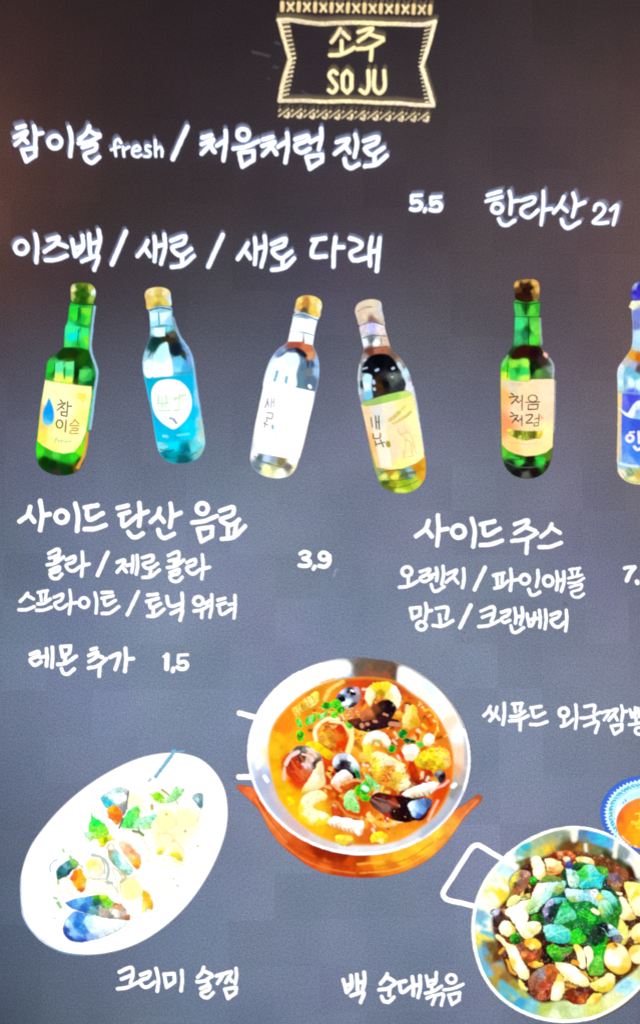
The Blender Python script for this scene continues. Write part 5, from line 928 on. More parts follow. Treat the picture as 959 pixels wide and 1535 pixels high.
ms = item(plate, 'mussel', E3, "412,555 450,535 520,515 600,500 680,490 760,510 840,550 900,565 940,600 959,640 959,700 860,700 760,685 660,665 560,640 470,605", [(440,555,(60,130,225)),(500,560,(90,165,240)),(540,545,(120,200,240)),(580,600,(40,110,210)),(620,540,(70,160,230)),(690,550,(30,90,100)),(720,600,(80,140,150)),(660,620,(110,180,190)),(800,560,(120,200,80)),(850,630,(225,180,130)),(880,580,(200,130,70)),(920,640,(250,240,230)),(900,690,(150,130,120)),(780,660,(190,200,190))], noise=(.25, 3), label='upper half of the large blue mussel on the plate')
item(plate, 'parsley_leaf', E3, "650,510 690,485 740,475 790,490 840,545 830,600 780,615 760,580 700,560", [(690,500,(70,180,40)),(740,490,(190,235,30)),(800,550,(140,225,50)),(770,600,(150,235,110)),(700,540,(40,120,70))], noise=(.3, 3), smooth=False)
item(plate, 'mussel', E3, "400,740 430,690 500,630 560,640 660,665 780,685 900,705 959,720 950,760 860,820 740,870 620,900 530,912 450,890 400,840 392,780", [(440,740,(190,235,250)),(420,800,(60,90,190)),(480,700,(110,180,250)),(520,740,(40,130,225)),(580,780,(50,140,230)),(560,690,(60,140,230)),(600,720,(170,225,250)),(680,740,(235,252,255)),(800,760,(240,253,255)),(480,830,(140,210,250)),(450,870,(50,80,180)),(560,890,(70,120,220)),(640,870,(150,190,250)),(760,850,(225,235,250)),(900,740,(245,253,255))], noise=(.1, 4), edge=((90, 110, 160), 1.6, .5), label='lower half of the large open blue mussel on the plate')
S('growth_ring', plate, E3, "405,800 430,860 500,895 600,890", (40, 70, 165), 20, feather=2.5, alpha=.75)
S('growth_ring', plate, E3, "470,690 450,760 480,820 560,850", (150, 205, 245), 14, feather=2.5, alpha=.8)
S('growth_ring', plate, E3, "540,650 500,720 530,790", (30, 105, 205), 30, feather=3.5, alpha=.6)
item(plate, 'shell_interior', E3, "600,680 700,690 850,710 940,725 850,790 740,830 660,830 610,790 590,740", [(620,740,(190,235,252)),(700,740,(240,253,255)),(850,740,(246,254,255)),(680,810,(225,245,255))], noise=(.02, 6), feather=2.6)
S('mussel_meat', plate, E3, "850,640 900,600@26; 880,640 950,645@22; 720,650 820,675 930,695@8", [(870,620,(215,160,110)),(910,640,(252,245,238)),(820,675,(190,175,150))], 20, feather=1.5)
item(plate, 'mussel_tip', E4, "0,700 60,730 150,700 190,680 230,720 240,745 210,760 270,790 275,828 200,825 100,815 0,800", [(60,770,(190,180,160)),(170,700,(225,170,120)),(140,770,(252,245,235)),(220,780,(190,170,160)),(250,810,(190,120,70)),(100,800,(150,150,140))], noise=(.2, 3), feather=1.4)
S('pale_line', plate, O, "430,400 420,380@5; 470,600 430,640@4", (240, 235, 225), 4, feather=1.6, alpha=.6)

# ------------------------------------------------------------------ sauce bowl with a blue patterned rim, cut by the right edge
Q = Crop(859, 1150, 9.59)
bx, by = 1030, 670
flat()
bowl = shape('dish_picture', board, Q, ell(bx, by, 642, 545, 4, 48), (60, 110, 225), noise=(.12, 3), edge=((90, 140, 245), 1.2, .5), label='blue and white patterned bowl of orange sauce cut by the right edge')
zig = []
for k in range(120):
    t = 2 * math.pi * k / 120; r = 0.925 if k % 2 else 0.865
    zig.append((bx + 642 * r * math.cos(t), by + 545 * r * math.sin(t)))
sh(bowl, 'zigzag_band', Q, zig, (215, 247, 252), smooth=False, feather=.7, label='white zigzag band')
def ringfx(X, Y, d, C):
    t = np.arctan2((Y - (1150 + by / 9.59)) / 545, (X - (859 + bx / 9.59)) / 642)
    m = 0.5 + 0.5 * np.sin(t * 58 + 4 * vnoise(X, Y, 6, 1)); m = (m * (0.4 + 0.9 * vnoise(X, Y, 3, 4)))[..., None]
    return C * (1 - m) + lin((40, 150, 210)) * m
S('leaf_band', bowl, Q, ' '.join('%g,%g' % p for p in ell(bx, by, 500, 425, 0, 60, 0, 366)), (160, 235, 248), 62, feather=1.2, noise=(.5, 2.2), label='turquoise leaf pattern band')
S('leaf_mark', bowl, Q, ';'.join('%g,%g %g,%g' % (bx + 522 * math.cos(t), by + 442 * math.sin(t), bx + 482 * math.cos(t + .06), by + 410 * math.sin(t + .06)) for t in [k * .105 for k in range(60)]), (50, 150, 205), 15, feather=.9, alpha=.8)
S('inner_line', bowl, Q, ' '.join('%g,%g' % p for p in ell(bx, by, 455, 385, 0, 60, 0, 366)), (120, 215, 240), 10, feather=1)
sh(bowl, 'bowl_wall', Q, ell(bx, by + 50, 445, 385, 0, 40), [(600,700,(235,250,255)),(700,400,(200,240,250)),(900,300,(190,240,250)),(650,950,(255,252,250)),(1030,700,(255,255,255))], noise=(.03, 5), label='white inner wall')
S('inner_mark', bowl, Q, "735,465 745,485@16; 580,735 585,745@14; 700,505 712,515@12; 1300,420 1310,430@14", (110, 130, 210), 14, feather=1.1)
sauce = sh(bowl, 'sauce', Q, ell(bx + 5, by + 135, 430, 372, 0, 40), [(640,700,(240,110,40)),(700,560,(245,125,50)),(900,480,(250,150,50)),(800,700,(252,150,30)),(680,900,(250,140,30)),(850,900,(253,175,20)),(930,1000,(253,185,25)),(750,1000,(252,160,30)),(1030,800,(255,180,20)),(1300,800,(250,150,30)),(1030,1100,(250,150,30))], noise=(.07, 5), feather=1.2, edge=((225, 90, 40), 1.6, .4), label='orange sauce')
speck('seeds', bowl, Q, "820,780 900,640 1100,620 1250,760 1200,950 950,930 840,840", 22, 2.6, [(255, 235, 60), (255, 215, 50), (255, 245, 110)], 12)
S('seed', bowl, Q, "840,790 900,805@50; 905,860 930,870@40; 890,665 940,660@26; 940,770 980,775@50", (255, 222, 55), 40, feather=1.2)
S('foam', bowl, Q, "880,1130 900,1140@26; 690,990 740,1040 800,1085@12", (255, 235, 190), 14, feather=1.4)

# ------------------------------------------------------------------ stir-fry in a steel pan
O = Crop(650, 1150, 3.1036)
F1, F2, F3, F4 = Crop(700, 1230, 6.85), Crop(819, 1230, 6.85), Crop(700, 1360, 6.85), Crop(819, 1360, 6.85)
flat()
pan = shape('dish_picture', board, O, "650,274 540,290 430,335 330,410 240,515 190,630 174,740 188,870 232,985 310,1080 420,1150 530,1182 640,1187 760,1165 880,1100 980,1005 1060,880 1090,740 1072,600 1010,475 905,365 790,300",
    [(650,300,(245,250,230)),(560,320,(150,170,140)),(480,350,(170,190,150)),(420,370,(120,200,200)),(430,410,(200,215,190)),(360,420,(225,240,250)),(330,450,(200,235,245)),(280,540,(240,250,220)),(300,600,(255,225,60)),(250,640,(250,252,230)),(230,740,(250,250,235)),(215,700,(130,190,220)),(230,800,(252,235,90)),(240,860,(120,190,225)),(270,860,(120,110,60)),(265,940,(110,190,225)),
     (300,980,(190,160,60)),(350,1040,(170,170,80)),(330,1060,(90,190,220)),(400,1090,(60,170,215)),(380,1060,(190,200,150)),(450,1110,(130,205,215)),(520,1120,(190,210,100)),(600,1130,(200,220,150)),(560,1150,(230,240,200)),(660,1120,(215,235,180)),(740,1120,(225,230,120)),(830,1080,(240,240,180)),(900,1010,(190,235,240)),(930,950,(220,230,160)),
     (700,320,(90,130,160)),(740,330,(80,180,230)),(790,340,(80,190,235)),(720,380,(120,130,90)),(780,400,(110,120,90)),(640,370,(90,70,50)),(600,360,(130,120,70)),(850,370,(240,245,240)),(870,400,(170,180,180)),(900,410,(220,225,245)),(940,450,(245,240,220)),(850,420,(80,80,60)),(1000,600,(160,170,160)),(1050,760,(220,230,225))],
    step=1.25, noise=[(.10, 8), (.08, 3)], label='steel pan of stir fried sausage, rice cakes and green leaves with a white wire handle')
S('pan_handle', pan, Crop(650, 1250, 7.377), "775,290 640,210 535,145 480,122 425,145 330,280 210,470 115,620 100,670 130,715 190,740 300,762 440,798", (255, 254, 250), 56, label='white wire handle at the left of the pan', wob=.15)
S('pan_rim', pan, O, "640,281 540,297 435,342 335,417 247,520 198,632 182,740 196,868 240,982 316,1075 424,1143 532,1175 640,1180 758,1158 876,1094 976,1000 1055,877 1083,740 1066,602 1005,480 900,372 787,307 700,285 640,281", [(640,280,(250,252,240)),(335,417,(245,252,255)),(182,740,(255,255,252)),(424,1143,(245,252,255)),(640,1180,(255,255,250)),(976,1000,(255,252,240)),(900,372,(225,245,250))], 15, feather=1.2, label='bright rim of the pan')
S('rim_shadow', pan, O, "760,1172 880,1106 980,1012", (120, 95, 50), 7, feather=1.6, alpha=.7)
# shiny wall patches
item(pan, 'wall_reflection', F2, "60,120 160,95 245,110 245,190 180,215 100,260 20,280 0,220", [(120,150,(160,175,150)),(200,180,(130,135,110)),(60,240,(200,190,110)),(220,130,(150,165,140))], feather=5, alpha=.9)
item(pan, 'wall_reflection', F2, "325,100 420,105 520,130 620,160 700,200 680,290 620,280 540,240 430,220 330,180", [(360,130,(90,130,170)),(450,150,(60,165,235)),(560,170,(50,205,235)),(650,220,(90,180,235)),(400,200,(130,150,140))], feather=4, alpha=.95)
item(pan, 'wall_reflection', F2, "180,215 320,200 440,240 600,290 700,380 900,480 940,620 830,600 700,480 600,420 500,400 400,370 250,330 130,310", [(250,260,(110,70,30)),(400,260,(150,110,40)),(500,330,(120,130,80)),(620,380,(60,60,25)),(760,440,(70,80,40)),(880,560,(70,25,15)),(330,320,(170,120,40))], feather=5, noise=(.25, 6))
S('wall_glint', pan, F2, "280,110 280,190@60; 395,250 400,310@34; 715,220 700,360@52; 835,340 825,380@26; 900,450 940,560@56; 560,370 570,400@24", [(280,150,(245,252,235)),(400,290,(240,240,190)),(710,290,(250,250,235)),(830,360,(240,240,240)),(920,510,(252,248,230)),(565,385,(190,200,170))], 40, feather=3)
item(pan, 'wall_reflection', F2, "740,250 820,290 850,320 830,380 790,400 730,370", [(790,330,(150,165,170)),(760,360,(130,160,150))], feather=3)
item(pan, 'wall_reflection', F1, "500,300 570,240 640,230 660,300 640,360 560,400 500,420 480,380", [(580,270,(50,200,220)),(540,320,(120,205,200)),(620,330,(150,180,120)),(520,390,(200,225,210))], feather=3)
item(pan, 'wall_reflection', F1, "660,330 720,280 850,240 900,290 860,340 780,370 700,360", [(740,320,(210,215,100)),(820,290,(240,205,60)),(870,320,(215,170,40))], feather=4)
item(pan, 'wall_reflection', F1, "490,430 560,400 640,370 650,450 660,500 600,500 540,500", [(560,430,(120,125,60)),(620,420,(120,80,40)),(640,480,(90,40,25))], feather=3)
S('wall_glint', pan, F1, "410,430 500,470@50; 420,350 470,400@36; 340,640 410,700@46; 250,760 300,830@60", [(450,440,(250,252,255)),(440,380,(225,248,250)),(380,680,(255,252,225)),(270,800,(255,250,225))], 46, feather=4)
S('wall_glint', pan, F1, "240,690 330,760@40; 340,800 380,860@50; 370,600 400,650@26", [(280,710,(255,240,60)),(350,830,(252,235,50)),(390,620,(240,240,70))], 40, feather=4, alpha=.85)
item(pan, 'wall_reflection', F3, "150,340 200,340 300,360 340,450 350,550 300,560 250,600 200,560 160,470", [(180,450,(110,160,190)),(250,420,(120,90,40)),(300,500,(110,60,25)),(220,520,(150,140,80))], feather=4)
item(pan, 'wall_reflection', F3, "230,600 300,580 400,640 480,720 560,830 640,900 620,930 520,900 420,840 320,740 260,660", [(300,640,(190,150,70)),(400,720,(150,110,50)),(480,800,(170,150,50)),(560,880,(190,200,90))], feather=5, noise=(.15, 6))
S('wall_glint', pan, F3, "140,160 180,190@50; 150,250 270,290@50; 350,780 430,840 500,900@60", [(160,170,(150,200,235)),(200,250,(255,235,80)),(260,290,(255,245,120)),(400,820,(70,205,235)),(480,900,(50,190,225))], 50, feather=4, alpha=.9)
item(pan, 'wall_reflection', F4, "700,860 760,780 830,750 870,770 840,820 760,870", [(780,810,(170,230,240)),(830,770,(150,220,235))], feather=4)
# dark base of the food
base = item(pan, 'sauce_bed', O, "560,400 640,388 720,400 800,420 880,470 960,560 1010,680 1000,820 950,930 860,1000 790,1060 690,1095 600,1085 500,1095 440,1060 400,1010 340,950 310,870 280,790 270,700 310,640 350,590 350,520 400,470 470,430",
    [(600,420,(150,55,20)),(700,440,(130,70,30)),(460,480,(80,30,20)),(350,620,(90,40,25)),(300,720,(70,35,35)),(340,830,(90,35,15)),(420,860,(110,45,20)),(520,880,(40,20,20)),(700,900,(70,40,20)),(800,980,(90,50,20)),(900,640,(80,40,20)),(900,880,(110,60,20)),(620,1000,(150,100,40)),(680,640,(20,60,25)),(560,700,(30,40,30)),(480,1080,(60,25,20))], noise=[(.4, 5), (.3, 12)], feather=3, step=1.25, label='dark brown sauce bed under the stir fry')
speck('chopped_bits', pan, O, "560,400 700,410 880,470 980,640 940,900 780,1050 600,1070 440,1040 330,930 290,740 360,560 460,450", 150, 2.4, [(190, 90, 30), (240, 190, 80), (120, 50, 20), (90, 110, 30), (250, 225, 130), (60, 25, 15)], 31)
# thin strips and grains that fill the gaps between the pieces in the pan
speck('sprout_strips', pan, O, "350,560 420,500 450,650 440,780 520,900 620,960 760,930 850,960 780,1040 640,1070 500,1060 400,960 330,860 300,740", 46, 5.0, [(255, 248, 200), (250, 225, 120), (240, 200, 80), (190, 110, 40), (140, 70, 30), (120, 170, 50)], 71, alpha=.9, feather=1.1)
speck('sprout_strips', pan, O, "860,560 960,600 1000,700 990,830 930,880 880,800 860,680", 16, 5.0, [(255, 248, 200), (250, 225, 120), (190, 110, 40), (120, 60, 25)], 72, alpha=.9, feather=1.1)
speck('dark_crumbs', pan, O, "450,420 620,395 860,480 960,640 900,900 780,1040 600,1070 440,1040 330,900 300,720 360,560", 70, 2.2, [(60, 28, 15), (90, 40, 18), (30, 45, 20)], 73, alpha=.8, feather=1.0)
def rice(cr, t, cols, lab=None, **kw): item(pan, 'rice_cake', cr, t, cols, noise=kw.pop('noise', (.04, 5)), edge=kw.pop('edge', ((245, 215, 110), 1.8, .55)), feather=1.2, label=lab)
RW = (255, 253, 225)
item(pan, 'chilli_paste', F2, "0,370 60,330 150,315 240,320 290,360 280,420 220,430 170,400 90,390", [(60,360,(150,50,20)),(180,340,(190,70,30)),(150,330,(240,170,110)),(240,350,(225,110,50)),(220,400,(150,60,30))], noise=(.3, 3))
rice(F1, "655,390 690,362 740,375 785,450 800,560 790,590 740,610 690,580 665,490", [(700,420,RW),(740,520,(255,255,235)),(790,560,(255,235,120)),(670,450,(255,245,170))], 'upright cream rice cake at the top left of the pan')
rice(F1, "785,400 830,385 900,400 959,430 959,500 900,515 840,480 800,440", [(840,420,(255,250,210)),(920,460,(255,248,200))])
rice(F2, "0,400 60,395 120,430 165,470 150,510 60,525 0,510", [(40,440,(255,250,205)),(120,480,(255,225,140)),(50,510,(250,190,90))])
S('onion_strip', pan, F2, "0,540 60,545 130,520@30; 20,480 60,500@20", [(40,540,(250,180,90)),(120,520,(235,150,70))], 24, feather=1.4)
rice(F2, "290,385 350,368 420,375 480,410 490,450 420,480 350,470 310,430", [(340,400,(255,235,130)),(400,410,(255,248,200)),(450,440,(255,225,150)),(340,450,(255,250,220))])
item(pan, 'sausage_slice', F1, "430,640 450,580 510,520 580,508 640,535 650,590 620,660 570,730 510,760 450,750 445,700", [(460,600,(250,235,70)),(450,650,(245,220,60)),(500,560,(235,215,90)),(560,570,(140,100,85)),(540,630,(150,115,95)),(600,550,(200,150,130)),(580,650,(180,115,80)),(520,720,(190,110,60)),(610,620,(170,100,70)),(500,660,(110,75,50))], noise=(.2, 3), label='brown sausage slice with yellow edge at the left of the pan')
item(pan, 'sausage_slice', F2, "610,520 640,480 700,468 780,490 830,540 830,600 790,640 740,690 690,680 620,640 580,600", [(650,510,(120,55,30)),(720,500,(150,75,45)),(790,550,(165,95,55)),(680,580,(140,115,130)),(720,600,(110,85,110)),(620,570,(130,110,130)),(640,630,(160,100,60)),(740,670,(190,130,80)),(800,610,(160,90,50))], noise=(.2, 3), label='brown sausage slice at the right of the leaves')
item(pan, 'sausage_slice', F3, "620,740 680,670 740,620 830,590 910,600 950,660 959,780 900,860 820,940 750,955 680,920 640,850", [(680,740,(170,110,80)),(740,700,(150,125,120)),(770,680,(160,150,160)),(700,820,(160,90,60)),(780,800,(180,70,40)),(850,640,(220,120,40)),(880,700,(215,110,50)),(850,800,(200,90,50)),(760,900,(200,100,60)),(680,880,(130,60,40)),(840,740,(235,150,90))], noise=[(.35, 3)], label='large brown sausage slice at the bottom of the pan')
item(pan, 'sausage_slice', F4, "0,590 60,590 95,640 90,740 70,830 30,890 0,920", [(30,640,(210,110,40)),(60,700,(190,90,40)),(30,800,(190,80,50)),(10,880,(150,50,25))], noise=(.35, 3))
item(pan, 'sausage_slice', F3, "500,380 590,350 700,400 760,430 750,510 690,560 600,560 540,500", [(560,420,(150,85,60)),(640,420,(120,60,40)),(580,470,(240,150,80)),(660,500,(220,100,50)),(720,470,(150,70,35)),(620,530,(180,80,30))], noise=(.35, 3))
item(pan, 'sausage_slice', F4, "180,870 240,815 340,815 440,830 500,870 460,920 400,980 320,995 240,975 190,930", [(240,860,(120,45,20)),(340,850,(90,35,20)),(420,860,(100,35,20)),(280,940,(150,50,15)),(345,945,(225,105,40)),(400,900,(170,70,30)),(460,880,(90,35,20))], noise=(.25, 3), label='dark sausage slice by the bottom rim of the pan')
item(pan, 'dark_mushroom', F1, "235,940 260,905 330,905 400,930 420,959 240,959", [(270,930,(70,70,100)),(340,930,(60,45,50)),(390,940,(180,120,80))])
item(pan, 'dark_mushroom', F3, "240,60 270,20 340,10 400,30 430,110 360,150 300,140 270,90", [(290,50,(200,205,230)),(350,70,(70,40,40)),(320,110,(80,60,60)),(390,40,(225,150,90))], noise=(.2, 3))
# rice cakes on the left
rice(F1, "400,870 420,800 470,765 560,770 640,740 640,790 560,800 520,830 450,880 430,890", [(440,830,(255,250,160)),(500,790,(255,248,180)),(580,780,(160,170,60)),(620,750,(250,210,110))])
rice(F1, "390,959 400,910 480,870 560,820 640,805 660,830 600,890 560,930 540,959", [(450,910,RW),(560,860,(255,253,220)),(620,830,(255,248,190))], 'long cream rice cake left of the leaves')
rice(F1, "650,790 690,690 760,600 850,570 900,575 920,620 860,700 800,780 740,850 660,900 600,940 610,870", [(720,700,(255,253,225)),(800,640,(252,255,245)),(860,600,(240,252,245)),(760,780,(225,250,225)),(660,880,(190,235,150))])
rice(F3, "395,60 420,0 560,0 620,60 620,130 560,170 520,180 480,170 440,110", [(450,60,(255,254,235)),(550,60,(255,255,240)),(520,150,(255,252,215))], 'fat cream rice cake at the left middle of the pan')
rice(F3, "325,190 350,150 420,140 480,190 490,250 430,300 370,290 335,250", [(380,190,(255,253,230)),(440,240,(255,248,190)),(480,220,(250,215,70))])
rice(F3, "480,150 560,120 640,180 680,260 660,310 600,328 550,290 510,230", [(540,190,(255,255,240)),(620,260,(255,252,215)),(600,310,(255,240,150))])
rice(F3, "600,200 620,150 690,135 740,160 755,220 700,275 650,270 615,240", [(670,180,(255,253,230)),(720,200,(255,245,180)),(660,250,(255,240,150))])
rice(F3, "580,350 620,325 690,320 745,360 750,400 700,425 640,425 590,390", [(620,360,(252,190,40)),(700,370,(255,225,60)),(660,400,(255,245,150))], edge=((225, 130, 20), 1.8, .5))
rice(F3, "285,290 310,275 370,320 420,370 490,400 530,470 570,560 620,640 635,700 600,740 540,720 490,660 440,580 420,490 380,400 320,340", [(330,310,(255,250,190)),(400,400,(255,250,200)),(480,480,(255,254,230)),(550,620,(255,254,225)),(600,700,(255,248,190)),(440,560,(255,220,80))], 'long cream rice cake at the lower left of the pan')
S('pepper_strip', pan, F3, "420,560 440,640 490,680@30; 330,465 370,420@30; 400,540 430,600@20", [(430,640,(250,200,40)),(350,440,(245,180,120)),(410,560,(225,120,30))], 26, feather=1.4)
rice(F3, "620,580 680,550 750,560 778,580 740,610 660,610", [(700,580,(255,225,80)),(650,575,(240,140,50))], edge=((215, 110, 30), 1.6, .5))
rice(F3, "515,740 540,740 590,800 615,840 600,860 560,840 525,790", [(550,790,(255,245,110)),(590,830,(255,245,150))])
rice(F4, "40,890 60,800 100,720 110,680 150,700 180,800 175,870 130,940 90,960 45,950", [(80,860,(255,252,215)),(140,800,(255,248,170)),(120,720,(252,220,90)),(80,940,(255,250,190))], 'upright cream rice cake at the bottom of the pan')
rice(F4, "85,565 150,560 230,580 300,620 370,680 430,750 440,790 380,810 300,790 220,750 170,760 160,700 110,640", [(130,590,(255,250,190)),(230,640,(255,254,235)),(330,720,(255,253,225)),(400,780,(255,248,180)),(170,720,(255,240,150))], 'wide cream rice cake at the bottom middle of the pan')
S('pepper_strip', pan, F4, "330,650 400,700 460,745@18; 200,790 240,800 290,815@26", [(340,660,(255,235,120)),(450,740,(225,190,40)),(230,800,(250,160,40)),(280,810,(225,120,50))], 22, feather=1.3)
rice(F4, "430,780 500,750 560,720 620,670 670,680 695,740 670,830 620,865 540,860 470,830", [(480,790,(255,240,120)),(560,780,(255,250,170)),(640,720,(255,250,180)),(650,820,(250,225,60)),(560,840,(250,215,40))], 'folded yellow rice cake at the lower right of the pan')
rice(F4, "400,990 440,920 490,880 560,880 550,940 500,990 440,1005", [(450,960,(255,245,130)),(510,900,(252,225,80)),(520,940,(250,200,60))])
rice(F4, "270,390 300,365 340,400 380,460 400,560 390,620 350,630 325,590 310,500", [(300,400,(255,235,110)),(350,480,(255,250,200)),(370,580,(255,253,215))], 'upright rice cake left of the quail egg')
rice(F4, "370,430 420,390 460,420 480,480 490,550 460,620 430,650 405,610 400,520", [(420,450,(255,252,210)),(440,540,(255,253,215)),(440,620,(255,245,160))])
S('pepper_strip', pan, F4, "270,560 310,570@50", [(280,560,(252,190,50)),(310,580,(245,150,50))], 44, feather=1.5)
# quail eggs
item(pan, 'quail_egg', F4, "590,450 620,380 680,360 760,375 820,440 860,530 850,620 800,670 740,685 660,650 600,590 575,520", [(640,480,(255,253,225)),(700,560,(255,255,240)),(760,460,(255,248,200)),(820,560,(255,230,110)),(790,640,(250,205,60)),(640,390,(250,200,60)),(680,640,(252,225,90))], noise=(.03, 6), edge=((245, 185, 40), 2.4, .6), label='large shiny quail egg in the pan')
S('egg_spot', pan, F4, "690,375 710,395@30", (170, 90, 15), 26, feather=2)
item(pan, 'quail_egg', F4, "835,440 880,390 959,385 1010,430 1020,510 980,570 910,575 860,540", [(880,440,(252,215,90)),(920,500,(255,248,200)),(980,480,(255,245,190))], noise=(.03, 6), edge=((240, 170, 40), 2.2, .6), label='small quail egg at the right edge')
item(pan, 'quail_egg', F4, "855,260 880,200 940,160 1020,160 1060,230 1050,310 990,365 910,345 865,310", [(890,270,(255,245,160)),(960,250,(255,250,200)),(930,340,(250,205,80))], noise=(.03, 6), edge=((240, 185, 60), 2.2, .6), label='quail egg at the right edge above the small one')
rice(F4, "700,200 740,120 780,140 835,250 820,340 780,380 750,350 740,270", [(760,200,(245,245,120)),(790,280,(252,245,140)),(800,350,(240,225,90))])
rice(F4, "720,0 840,0 880,60 850,95 760,98 725,70", [(780,40,(255,252,215)),(850,80,(250,220,120))])
rice(F4, "860,0 1000,0 1010,70 930,90 880,50", [(920,40,(255,250,205)),(880,10,(252,220,120))])
rice(F2, "720,800 780,780 830,840 880,940 900,1000 760,1010 730,930", [(770,830,(255,253,220)),(820,920,(255,250,200)),(880,980,(252,215,110))], 'cream rice cake at the right side of the pan')
rice(F2, "795,640 830,622 959,640 1020,660 1030,900 930,960 870,900 820,780", [(830,680,(255,245,130)),(900,740,(250,235,60)),(950,820,(255,253,215)),(870,720,(255,250,200)),(980,700,(252,240,120))], 'wide cream rice cake at the right edge')
item(pan, 'dark_mushroom', F2, "600,690 680,680 760,700 720,740 640,730", [(640,700,(100,130,50)),(720,715,(150,110,60))])
S('garlic_chip', pan, F2, "715,740 755,750@30", (255, 240, 190), 28, feather=1.2)
# green leaves in the centre
def leaf(cr, t, cols, lab=None, nz=(.18, 4), sm=True): item(pan, 'leaf', cr, t, cols, noise=nz, smooth=sm, feather=1.2, label=lab, edge=((60, 120, 70), 1.0, .3))
item(pan, 'leaf_bed', F2, "140,540 200,480 320,420 480,460 620,520 620,640 720,760 760,959 140,1010 0,1010 0,780 120,700 180,640", [(160,580,(20,80,30)),(180,660,(20,60,40)),(300,850,(20,140,40)),(400,920,(10,110,30)),(620,680,(30,60,50)),(560,490,(60,150,40)),(680,900,(50,150,40)),(60,780,(40,90,70)),(100,900,(15,60,30)),(550,800,(50,130,60))], noise=[(.35, 4), (.25, 9)], feather=2, step=1.0, label='dark green layer of leaves')
item(pan, 'leaf_bed', F4, "0,0 720,0 740,120 700,260 600,360 560,640 440,690 420,620 480,480 440,400 250,370 130,360 0,330", [(60,40,(30,110,60)),(300,60,(20,130,50)),(340,250,(20,110,40)),(420,330,(30,80,50)),(540,420,(20,190,20)),(500,600,(90,190,50)),(620,80,(60,150,60)),(300,330,(50,190,20)),(480,60,(10,130,40)),(680,80,(40,130,30)),(150,300,(30,90,60))], noise=[(.35, 4), (.25, 9)], feather=2, step=1.0)
leaf(F1, "640,600 670,570 710,590 710,630 680,660 640,650", [(670,600,(20,200,10)),(690,640,(20,130,20))], nz=(.2, 3))
item(pan, 'seed_stalk', F2, "160,390 200,362 235,385 240,430 270,490 255,510 215,490 185,470 180,430", [(195,390,(255,240,190)),(220,440,(70,90,190)),(240,480,(60,60,160)),(190,450,(60,70,130))], noise=(.15, 3))
leaf(F2, "190,490 250,500 310,520 340,560 335,620 310,680 260,690 220,650 205,580", [(230,520,(200,235,230)),(290,560,(190,240,225)),(240,600,(225,245,225)),(300,640,(170,230,205)),(270,550,(120,200,160))], 'small pale leaf at the top of the pile')
leaf(F2, "330,500 400,450 470,455 520,510 590,570 570,620 550,690 480,680 400,690 330,680 340,600 300,540", [(380,520,(90,230,90)),(370,570,(50,215,60)),(450,500,(150,240,235)),(480,560,(60,230,225)),(540,600,(40,220,225)),(400,650,(20,210,215)),(480,640,(60,225,230)),(340,640,(60,215,200)),(420,600,(110,235,180))], 'bright turquoise leaf at the top of the pile')
leaf(F2, "500,480 560,470 620,500 600,540 560,550 520,520", [(550,490,(60,170,50)),(590,520,(110,200,40))])
leaf(F2, "0,620 60,570 110,600 170,610 190,640 170,700 120,760 60,780 20,800 0,800", [(30,620,(210,245,235)),(110,640,(170,240,220)),(80,700,(170,190,80)),(120,690,(150,180,70)),(50,760,(60,170,130)),(160,640,(150,235,210)),(20,740,(170,235,235))], 'pale leaf at the upper left of the pile')
leaf(F1, "780,740 820,640 880,600 959,610 959,700 880,730 840,800 760,870 700,940 640,959 610,940 700,880", [(850,680,(200,250,240)),(900,640,(190,245,250)),(800,780,(170,245,225)),(720,880,(190,245,190)),(920,690,(190,210,90)),(660,940,(150,225,140))])
leaf(F2, "190,690 260,700 360,705 460,700 510,710 540,790 540,880 500,870 440,830 360,820 250,830 195,780", [(230,740,(210,240,250)),(320,750,(190,240,245)),(400,760,(140,220,235)),(470,740,(240,240,245)),(260,810,(170,220,130)),(500,840,(170,240,245)),(380,790,(150,230,235))], 'wide pale blue leaf across the middle of the pile')
item(pan, 'pumpkin_piece', F2, "500,790 520,730 550,740 600,790 560,830 520,830", [(530,790,(250,215,60)),(570,800,(225,225,110)),(520,750,(200,225,100))])
leaf(F2, "550,715 620,720 690,770 720,830 720,880 660,850 600,800 560,760", [(600,740,(150,240,225)),(670,800,(140,235,225)),(710,860,(60,190,160))])
leaf(F2, "530,830 600,810 650,850 680,930 670,959 540,959", [(580,870,(170,235,200)),(620,920,(110,230,170)),(560,930,(190,225,110)),(650,940,(30,170,120))])
item(pan, 'eggplant_slice', F2, "0,830 50,800 130,790 190,800 170,860 110,920 90,959 0,959", [(20,850,(170,180,230)),(60,820,(110,170,180)),(70,880,(20,50,50)),(60,930,(40,60,60)),(140,830,(20,90,60)),(150,800,(60,220,225))], noise=(.2, 3), label='dark purple eggplant slice at the left of the pile')
item(pan, 'eggplant_slice', F1, "780,959 790,880 830,820 900,790 959,795 959,830 880,850 850,900 840,959", [(800,920,(190,180,230)),(850,850,(180,180,225)),(930,810,(90,200,210)),(870,930,(25,40,45))])
item(pan, 'eggplant_slice', F3, "775,0 930,0 900,80 880,150 840,165 790,140 775,60", [(795,60,(170,160,205)),(850,80,(25,35,40)),(830,130,(70,70,90)),(890,30,(20,60,50))], noise=(.2, 3))
leaf(F2, "180,820 240,880 290,940 300,1000 100,1010 110,940", [(180,860,(40,190,90)),(200,930,(80,225,150)),(250,960,(100,225,160)),(130,980,(130,235,200))])
leaf(F4, "70,150 100,80 180,30 240,0 290,50 300,85 240,120 170,160 110,175", [(120,110,(90,220,160)),(200,50,(60,215,140)),(240,90,(110,225,170)),(150,150,(90,215,150)),(280,60,(90,220,170))], 'teal leaf in the middle of the pile')
